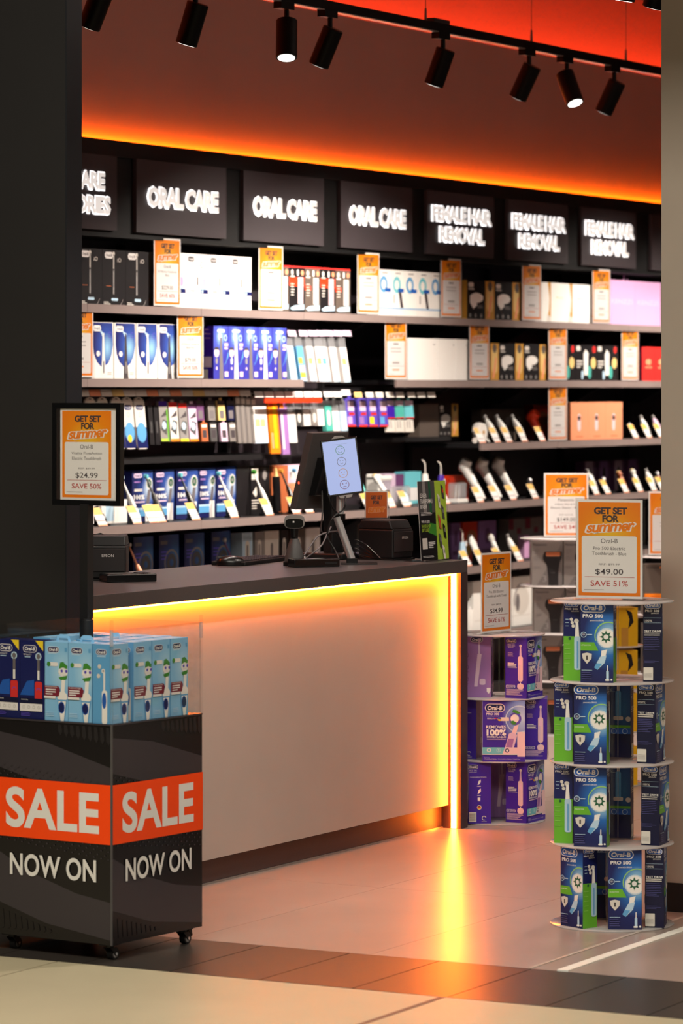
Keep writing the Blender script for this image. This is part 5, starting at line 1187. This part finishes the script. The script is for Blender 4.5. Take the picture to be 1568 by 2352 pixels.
def demo(px, lv, kind, label, Y=7.975, tilt=26, scale=1.0, tdx=-0.056, tags=1, group=None):
    t = thing({'brush': 'toothbrush_model', 'brush_black': 'toothbrush_model', 'gun': 'handset_model', 'pebble': 'device_model', 'flosser': 'flosser_model'}.get(kind.split(':')[0], 'device_model'),
              label, 'display model', (onY(px, Y), Y, LEVELS[lv] + 0.0015), 0, group or 'display models on the shelves')
    linkmesh('stand', stm, t)
    for k in range(tags):
        c = linkmesh('price_ticket', tkm, t, (tdx - 0.070 * k, -0.012, 0)); linkmesh('printed_artwork', tk2, c)
    tl = math.radians(tilt); kk, _, mm = kind.partition(':')
    P = lambda L, dx=0.0, dy=0.0: (dx, 0.006 + L * math.sin(tl) * scale + dy, 0.012 + L * math.cos(tl) * scale)
    if kk == 'brush':
        body, tip = mm.split(',')
        MB().tube([P(0), P(0.01), P(0.05), P(0.11), P(0.125)], [0.010, 0.0125, 0.0135, 0.0115, 0.007], body, 12).build('handle', t)
        MB().tube([P(0.125), P(0.20), P(0.205)], [0.0055, 0.0035, 0.0035], body, 8).build('neck', t)
        MB().tube([P(0.205, 0, -0.010), P(0.205, 0, 0.006)], [0.009, 0.010], tip, 12).build('brush_head', t)
        MB().tube([P(0.06, 0, -0.0125), P(0.066, 0, -0.0125)], [0.005, 0.005], 'grey', 8).build('switch', t)
    elif kk == 'upright':
        MB().tube([P(0), P(0.16)], [0.018, 0.018], mm, 14).build('handle', t)
        MB().tube([P(0.16), P(0.175), P(0.20)], [0.012, 0.007, 0.006], 'gold_pale', 10).build('neck', t)
    elif kk == 'gun':
        MB().tube([P(0, 0), P(0.03), P(0.08), P(0.12), P(0.15, 0, -0.004)], [0.015, 0.019, 0.021, 0.025, 0.030], mm, 16, flat=0.95).build('body', t)
        MB().tube([P(0.130, 0, 0.030), P(0.136, 0, 0.024), P(0.15, 0, 0.004), P(0.172, 0, -0.026), P(0.186, 0, -0.044)], [0.012, 0.024, 0.034, 0.036, 0.031], mm, 16, flat=0.8).build('head', t)
        MB().tube([P(0.07, 0, -0.019), P(0.085, 0, -0.021)], [0.006, 0.006], 'grey', 10).build('button', t)
    elif kk == 'pebble':
        MB().tube([P(0), P(0.02), P(0.06), P(0.10), P(0.13), P(0.138)], [0.010, 0.018, 0.024, 0.022, 0.012, 0.004], mm, 14, flat=0.7).build('body', t)
        MB().tube([P(0.135), P(0.155)], [0.010, 0.011], 'grey', 10).build('head', t)
    elif kk == 'loop':
        MB().tube([P(0), P(0.05, -0.012), P(0.12, -0.016), P(0.15, 0.0), P(0.12, 0.016), P(0.05, 0.012), P(0.0, 0.002)], [0.008, 0.011, 0.013, 0.014, 0.011, 0.009, 0.007], mm, 10).build('body', t)
        MB().tube([P(0.06), P(0.10)], [0.004, 0.003], 'ink', 8).build('insert', t)
    elif kk == 'wand':
        MB().tube([P(0), P(0.02), P(0.10), P(0.115), P(0.125), P(0.15)], [0.012, 0.014, 0.014, 0.011, 0.017, 0.016], mm, 12).build('body', t)
        MB().tube([P(0.15), P(0.158)], [0.013, 0.010], 'gold_pale', 10).build('head', t)
    elif kk == 'bead':
        MB().tube([P(0.02), P(0.05), P(0.08)], [0.007, 0.010, 0.008], mm, 10).build('body', t)
        MB().lathe([(0.004, P(0.08)[2] - 0.006), (0.012, P(0.08)[2] + 0.004), (0.013, P(0.08)[2] + 0.012), (0.006, P(0.08)[2] + 0.022)], 'chrome', (0, P(0.08)[1]), 12).build('head', t)
    return t
W4 = 'on the fourth shelf'
demo(243, 4, 'brush:device_black,grey', 'short black toothbrush model under the framed sign', scale=0.35)
demo(322, 4, 'brush:device_white,paleblue', 'white toothbrush model emerging beside the framed sign', scale=1.0)
demo(378, 4, 'brush:grey_dark,aqua', 'dark toothbrush model with two tickets before the navy boxes', tags=2)
demo(456, 4, 'brush:device_black,aqua', 'black toothbrush model before the middle navy boxes')
demo(544, 4, 'brush:device_white,aqua', 'white toothbrush model before the rightmost navy box')
demo(624, 4, 'brush:device_white,leaf', 'white toothbrush model before the black device box')
demo(640, 4, 'upright:device_black', 'black upright toothbrush model before the copper box', tilt=3, tags=0, Y=8.03)
demo(686, 4, 'brush:device_black,gold', 'black toothbrush model before the blush box')
demo(716, 4, 'brush:device_white,sky_deep', 'white toothbrush model with blue head beside the sales screen')
demo(852, 4, 'brush:teal,paper', 'teal toothbrush model right of the survey tablet')
demo(905, 4, 'wand:device_white', 'white flosser model leaning right of the survey tablet', tilt=36, scale=1.15)
demo(938, 4, 'pebble:paleblue', 'pale blue device model beside the clear tanks', scale=0.5)
def flosser(px, m_, label, lv=4, h=0.155, tagx=-0.05):
    t = thing('flosser_model', label, 'display model', (onY(px, 8.02), 8.02, LEVELS[lv] + 0.0015), 0, 'flossers on the shelves')
    MB().loft([[(r * math.cos(q * math.pi / 8), r * 0.8 * math.sin(q * math.pi / 8), z) for q in range(16)] for r, z in ((0.030, 0), (0.031, 0.02), (0.026, 0.06), (0.020, 0.09), (0.019, h - 0.01), (0.015, h))], m_).build('body', t)
    MB().tube([(0, 0, h), (0, 0, h + 0.05), (-0.004, 0.006, h + 0.062), (-0.012, 0.012, h + 0.068)], [0.005, 0.004, 0.0035, 0.003], 'offwhite', 8).build('nozzle', t)
    MB().tube([(0, -0.0205, 0.10), (0, -0.0205, 0.125)], 0.005, 'paper', 8).build('switch', t)
    c = linkmesh('price_ticket', tkm, t, (tagx, -0.05, 0)); linkmesh('printed_artwork', tk2, c)
flosser(976, 'device_white', 'white water flosser with curved nozzle behind the leaflet holder')
flosser(1012, 'violet', 'navy water flosser with curved nozzle behind the leaflet holder', h=0.145)
flosser(1062, 'paleblue', 'slim white flosser on the low shelf beside the leaflet holder', lv=5, h=0.12)
for k, px in enumerate((920, 1050)):
    t = thing('clear_tank', ('clear water tank between the flosser models', 'clear water tank right of the leaflet holder')[k], 'tank', (onY(px, 8.03), 8.03, LEVELS[4] + 0.0015))
    MB().box(-0.05, 0.05, -0.03, 0.03, 0.02, 0.10, 'blister').build('tank', t, bevel=0.008)
    MB().box(-0.055, 0.055, -0.035, 0.035, 0, 0.02, 'device_white').build('base', t, bevel=0.004)
    for s in (-0.02, 0.02): MB().tube([(s, 0, 0.02), (s, 0, 0.09)], 0.004, 'paper', 8).build('tip', t)
t = thing('flosser_station', 'white countertop flosser station right of the survey tablet', 'flosser', (onY(868, 8.12), 8.12, LEVELS[4] + 0.0015))
MB().box(-0.06, -0.03, -0.04, 0.04, 0, 0.16, 'device_white').build('tower', t, bevel=0.01)
MB().box(-0.06, 0.08, -0.04, 0.04, 0.125, 0.15, 'device_white').build('top', t, bevel=0.008)
MB().box(-0.028, 0.075, -0.035, 0.035, 0.03, 0.124, 'blister').build('reservoir', t, bevel=0.006)
MB().box(-0.06, 0.08, -0.045, 0.045, 0, 0.028, 'device_white').build('base', t, bevel=0.006)
for k, px in enumerate((1112, 1150, 1187)):
    demo(px, 4, 'gun:device_white', 'white hair removal handset with angled head, %s of three' % ('leftmost', 'middle', 'rightmost')[k], tilt=34, scale=1.3, tdx=-0.085)
demo(1232, 4, 'bead:ink', 'dark small device with ticket left of the 149.00 sign')
demo(1372, 4, 'pebble:device_white', 'white wedge device right of the 149.00 sign', scale=0.9)
demo(1398, 4, 'bead:pink', 'pink small device right of the white wedge device', scale=0.8)
demo(1440, 4, 'wand:copper', 'copper small wand above the 49.00 sign', scale=0.75)
demo(1472, 4, 'wand:device_white', 'white small wand above the 49.00 sign', scale=0.8)
demo(1504, 4, 'pebble:paper', 'white small device beside the cut off sign', scale=0.8)
demo(1524, 4, 'bead:pink', 'pink small device cut off by the pillar on the fourth shelf')
t = thing('flosser_coil', 'round white device with coiled hose on the third shelf', 'display model', (onY(1098, 8.0), 8.0, LEVELS[3] + 0.0015))
MB().tube([(0, -0.03, 0.055), (0, -0.01, 0.055), (0, 0.01, 0.055)], [0.045, 0.05, 0.048], 'device_white', 24).build('body', t)
MB().tube([(0.0, -0.0305, 0.055), (0, -0.032, 0.055)], 0.010, 'gold', 12).build('dial', t)
MB().tube([(0.03, -0.02, 0.02), (0.075, -0.025, 0.006), (0.10, -0.01, 0.012), (0.085, 0.02, 0.03)], 0.005, 'device_white', 8).build('hose', t)
MB().tube([(-0.11, -0.035, 0.014), (-0.06, -0.02, 0.022)], [0.014, 0.013], 'device_white', 14).build('handpiece', t)
c = linkmesh('price_ticket', tkm, t, (-0.06, -0.045, 0)); linkmesh('printed_artwork', tk2, c)
for k, px in enumerate((1145, 1172, 1207)):
    demo(px, 3, 'pebble:device_white', 'white leaning hair removal device, %s of three on the third shelf' % ('leftmost', 'middle', 'rightmost')[k], tilt=32, scale=0.95)
demo(1248, 3, 'gun:red_hot', 'bright orange red device leaning on the third shelf', tilt=30, scale=0.85)
demo(1456, 3, 'bead:copper', 'small chrome topped device right of the coral boxes', scale=0.7, tdx=-0.02)
demo(1492, 3, 'pebble:paper', 'white and grey device right of the coral boxes', scale=0.8)
demo(1520, 3, 'pebble:pink_pale', 'pale device cut off by the pillar on the third shelf', scale=0.8)
demo(1107, 5, 'loop:device_white', 'white looped device on the low shelf above the 34.99 sign', scale=0.95, tdx=-0.035)
demo(1152, 5, 'wand:device_white', 'white trimmer wand on the low shelf above the 34.99 sign', scale=0.95)
demo(1190, 5, 'pebble:device_white', 'pearl device on the low shelf left of the shaver stand', scale=0.9, tdx=-0.02)
demo(345, 5, 'brush:coral,offwhite', 'dim toothbrush model behind the counter on the left', scale=1.15, tags=0)
demo(560, 5, 'brush:mauve,offwhite', 'dim toothbrush model behind the counter near the mouse', scale=1.1, tags=0)

# --- goods hanging on peg hooks
YH = 8.03
def hang(px, wpx, y0, y1, body, shapes, label, Y=YH, tilt=-5, name='hanging_pack', depth=0.012, clear=0.0, group='packs hanging on the pegs', skew=0.0):
    """pack between picture rows y0 (top) and y1 (bottom); shapes: list of (kind, args) printed on the card; clear = part of the height that is see-through"""
    d = depY(px, Y); W = onY(px + wpx / 2, Y) - onY(px - wpx / 2, Y); zt_ = CAMH + (HZ - y0) / F * d; zb_ = CAMH + (HZ - y1) / F * d; H = zt_ - zb_
    t = thing(name, label, 'product pack', (onY(px, Y), Y, zt_), 0, group)
    t.rotation_euler = (math.radians(tilt), math.radians(skew), 0)
    hc = H * (1 - clear)
    card = MB().box(-W / 2, W / 2, 0, depth, -H, -H + hc, body).build('card', t)
    a = Art(W, hc)
    for k, *ar in shapes: getattr(a, k)(*ar)
    if a.it: mb = MB(); a.put(mb, lambda u, v, e: (u - W / 2, -e, -H + v)); mb.build('printed_artwork', card)
    if clear: MB().box(-W / 2, W / 2, 0.001, depth, -H + hc, 0, 'blister').build('clear_sleeve', t)
    MB().prism([(-W * 0.2, -0.002), (W * 0.2, -0.002), (W * 0.2, 0.012), (-W * 0.2, 0.012)], lambda u, v, k: (u, 0.002 + 0.001 * k, v), body if not clear else 'blister').build('hang_tab', t)
    return t
def rounded(px, wpx, y0, y1, label, dot):
    d = depY(px, YH); W = onY(px + wpx / 2, YH) - onY(px - wpx / 2, YH); z1_ = CAMH + (HZ - y0) / F * d; H = z1_ - (CAMH + (HZ - y1) / F * d)
    t = thing('hanging_pack', label, 'product pack', (onY(px, YH), YH, z1_), 0, 'rounded packs hanging at the left'); t.rotation_euler = (math.radians(-6), 0, 0)
    pts = [(W / 2 * math.sin(k * math.pi / 8) * (1 if True else 0), -H * 0.10 + H * 0.10 * math.cos(k * math.pi / 8)) for k in range(-4, 5)]
    out = [(-W / 2, -H * 0.9)] + [(-W / 2 * 0.7, -H)] + [(W / 2 * 0.7, -H)] + [(W / 2, -H * 0.9)] + pts[::-1]
    MB().prism(out, lambda u, v, k: (u, 0.008 * k, v), 'offwhite').build('card', t)
    a = Art(W, H); a.pill(0.5, 0.80, 0.7, 0.10, 'navy'); a.text('Oral-B', 0.5, 0.80, 0.5, 0.05, 'white', res=1); a.rect(0.38, 0.955, 0.62, 0.975, 'box_black'); a.ring(0.5, 0.66, 0.10, 0.13, 'ink_pale', n=12); a.rect(0.0, 0.02, 1, 0.42, 'navy'); a.ell(0.5, 0.32, 0.46, 'sky_deep', 0.19)
    if dot: a.ell(0.45, 0.20, 0.2, 'yellow_bright')
    mb = MB(); a.put(mb, lambda u, v, e: (u - W / 2, -e, -H + v)); mb.build('printed_artwork', t)
for k, px in enumerate((206, 234, 266, 291, 318)):
    rounded(px, 24, 912, 1032, 'rounded white and blue brush pack, %s of five on the pegs' % ('leftmost', 'second', 'third', 'fourth', 'rightmost')[k], k == 3)
for k, px in enumerate((344, 357)): hang(px, 10, 932, 1022, 'box_black', [('rect', 0.35, 0.3, 0.65, 0.6, 'grey_dark')], 'slim black pack beside the rounded packs, %s of two' % ('left', 'right')[k])
for k, (px, m_, top, bot) in enumerate(((373, 'grey', 'violet', 'lime'), (396, 'offwhite', 'red', 'orange'), (418, 'grey', 'red', 'yellow_bright'), (440, 'lilac_pale', 'mauve', 'orange'))):
    hang(px, 19, 922 + 2 * k, 1014, m_, [('rect', 0, 0.88, 1, 1, top), ('poly', [(0.05, 0.3), (0.4, 0.55), (0.9, 0.5), (0.7, 0.15)], 'grey_dark'), ('ell', 0.5, 0.40, 0.25, 'paleblue'), ('poly', [(0.1, 0.6), (0.9, 0.8), (0.9, 0.65)], 'ink'), ('rect', 0, 0, 1, 0.07, bot)] + ([('rect', 0.85, 0, 1, 0.8, 'green')] if k == 0 else []),
         'patterned brush head pack with %s top, %s of four' % (top.split('_')[0], ('leftmost', 'second', 'third', 'rightmost')[k]))
for k, (px, m_) in enumerate(((458, 'mauve'), (484, 'box_grey'), (507, 'gold_pale'), (528, 'navy_dark'))):
    hang(px, 16, 920, 966, m_, [('rect', 0.2, 0.1, 0.8, 0.5, 'ink_soft'), ('rect', 0, 0.8, 1, 1, 'ink')], 'short dark pack in the upper peg row, %s of four' % ('leftmost', 'second', 'third', 'rightmost')[k])
for k, (px, m_) in enumerate(((468, 'copper'), (489, 'grey_dark'), (513, 'lilac_pale'), (533, 'box_grey'))):
    hang(px, 15, 971, 1014, m_, [('rect', 0.2, 0.2, 0.8, 0.6, 'ink'), ('rect', 0.1, 0.75, 0.9, 0.9, 'offwhite')], 'short pack in the lower peg row, %s of four' % ('leftmost', 'second', 'third', 'rightmost')[k])
for k in range(4): hang(545 + 12 * k, 11, 912 + k, 1018, 'box_grey', [('rect', 0.1, 0.86, 0.9, 0.97, 'offwhite'), ('rect', 0.7, 0, 0.85, 0.85, 'grey_dark')], 'pale grey slim pack beside the white pack, %s of four' % ('leftmost', 'second', 'third', 'rightmost')[k], clear=0.0)
hang(594, 30, 912, 1018, 'paper', [('rect', 0.1, 0.45, 0.45, 0.65, 'gold_pale'), ('rect', 0.5, 0.45, 0.85, 0.65, 'gold_pale'), ('rect', 0, 0, 1, 0.12, 'paleblue')], 'wide white pack with two gold squares on the pegs', clear=0.2)
hang(625, 22, 922, 1042, 'orange', [('rect', 0.45, 0.1, 0.8, 0.9, 'yellow'), ('rect', 0.1, 0.9, 0.5, 1, 'red_hot'), ('rect', 0.15, 0.1, 0.35, 0.4, 'coral')], 'bright orange toothbrush pack hanging on the pegs')
hang(649, 17, 926, 1044, 'lilac', [('rect', 0.1, 0.1, 0.4, 0.8, 'offwhite'), ('rect', 0.0, 0.9, 0.6, 1, 'orange')], 'lilac toothbrush pack beside the bright orange one')
hang(667, 18, 924, 1017, 'paper', [('rect', 0.1, 0.7, 0.9, 0.9, 'offwhite')], 'white pack right of the lilac toothbrush pack', clear=0.25)
for k, (px, m_) in enumerate(((684, 'grey_dark'), (702, 'paper'), (719, 'box_grey'), (734, 'paper'), (752, 'teal'), (768, 'paper'), (786, 'paleblue'))):
    hang(px, 15, 920, 978 + 12 * (k > 3), m_, [('pill', 0.5, 0.5, 0.5, 0.6, 'offwhite')], 'clear blister pack right of the red strip, %s' % nth(k, 7), clear=0.35 if k != 4 else 0.15, depth=0.02)
for k, px in enumerate((803, 830, 853, 877)):
    hang(px, 20, 915, 980, 'violet_mid', [('rect', 0, 0, 1, 0.06, 'red_hot'), ('rect', 0.2, 0.55, 0.9, 0.9, 'lilac_pale'), ('rect', 0.3, 0.40, 0.9, 0.5, 'red'), ('rect', 0.1, 0.1, 0.6, 0.35, ('pink', 'lilac', 'yellow_bright', 'sky_deep')[k])], 'purple interdental brush pack, %s of four' % ('leftmost', 'second', 'third', 'rightmost')[k])
for k, (px, m_) in enumerate(((895, 'violet'), (916, 'teal'), (938, 'aqua'))):
    hang(px, 19, 920, 961, m_, [('rect', 0, 0.72, 1, 1, 'lilac_pale'), ('rect', 0, 0, 1, 0.06, 'red')], 'floss pack in the upper row, %s of three' % ('violet leftmost', 'teal middle', 'aqua rightmost')[k])
    hang(px + 1, 19, 964, 992, 'offwhite', [('rect', 0.2, 0.3, 0.3, 0.9, 'grey'), ('rect', 0.5, 0.3, 0.6, 0.9, 'grey')], 'white floss pack in the lower row, %s of three' % ('leftmost', 'middle', 'rightmost')[k])
for k, (px, m1, m2) in enumerate(((662, 'paleblue', 'pink'), (684, 'sky_deep', 'lime'), (707, 'paper', 'green_pale'), (727, 'paper', 'green_pale'), (739, 'paper', 'sky_deep'), (760, 'paper', 'offwhite'), (784, 'paper', 'green_pale'))):
    hang(px, 15, 772 + (px - 660) * 0.03, 876 + (px - 660) * 0.02, m1, [('rect', 0.1, 0.5, 0.7, 0.68, m2), ('rect', 0, 0, 1, 0.08, 'paleblue')] + ([('rect', 0.1, 0.25, 0.9, 0.45, 'pink'), ('rect', 0.1, 0.1, 0.9, 0.25, 'lime')] if k == 1 else []),
         'slim brush head pack in the shelf gap, %s of seven' % nth(k, 7), clear=0.22, tilt=-9, Y=7.99, depth=0.02, group='brush head packs in the shelf gap')
def hook(px, py, mt, label, Y=7.985, w=20):
    z = zY(px, py, Y); W = onY(px + w / 2, Y) - onY(px - w / 2, Y)
    t = thing('peg_hook', label, 'peg hook', (onY(px, Y), Y, z), 0, 'peg hooks with price tickets')
    MB().tube([(0, 0, 0.004), (0, 0.37, 0.004)], 0.0025, 'alu', 6).build('rod', t)
    k = MB().box(-W / 2, W / 2, -0.004, -0.001, -0.014, 0.014, mt).build('price_ticket', t); k.rotation_euler = (math.radians(-14), 0, 0)
n = 0
for j in range(15):
    hook(190 + 26.5 * j, 903, ('offwhite', 'coral', 'gold_pale')[(0, 1, 0, 2, 0, 0, 1, 0, 1, 0, 2, 0, 0, 1, 0)[j]], 'peg hook with pale ticket at the left of the peg row, %s' % nth(j, 15) if j < 12 else 'peg hook with pale ticket above the %s' % ('dark short packs', 'grey slim packs', 'grey slim pack ends')[j - 12], w=25)
for j, px in enumerate((593, 616, 640, 663, 684, 706, 727, 752, 773, 793)):
    hook(px, 906 - 4 * (j == 9), 'paper', 'peg hook with bright white ticket, %s of ten' % nth(j, 10), w=19)
for j, px in enumerate((821, 847, 870, 894, 917, 943, 966, 989)):
    hook(px, 907, 'offwhite' if j != 0 else 'gold_pale', 'peg hook with small ticket over the purple packs, %s of eight' % nth(j, 8), w=17)
for j, px in enumerate((669, 695, 716, 735, 754, 775, 795)):
    hook(px, 766, 'lilac_pale', 'peg hook with ticket in the shelf gap, %s of seven' % nth(j, 7), w=19)
tag(slab('divider_strip', onY(606, 7.97), onY(737, 7.97), 7.965, 7.972, zY(660, 925, 7.97), zY(660, 915, 7.97), 'red_hot'), 'bright orange red strip running under the white peg tickets', 'strip')
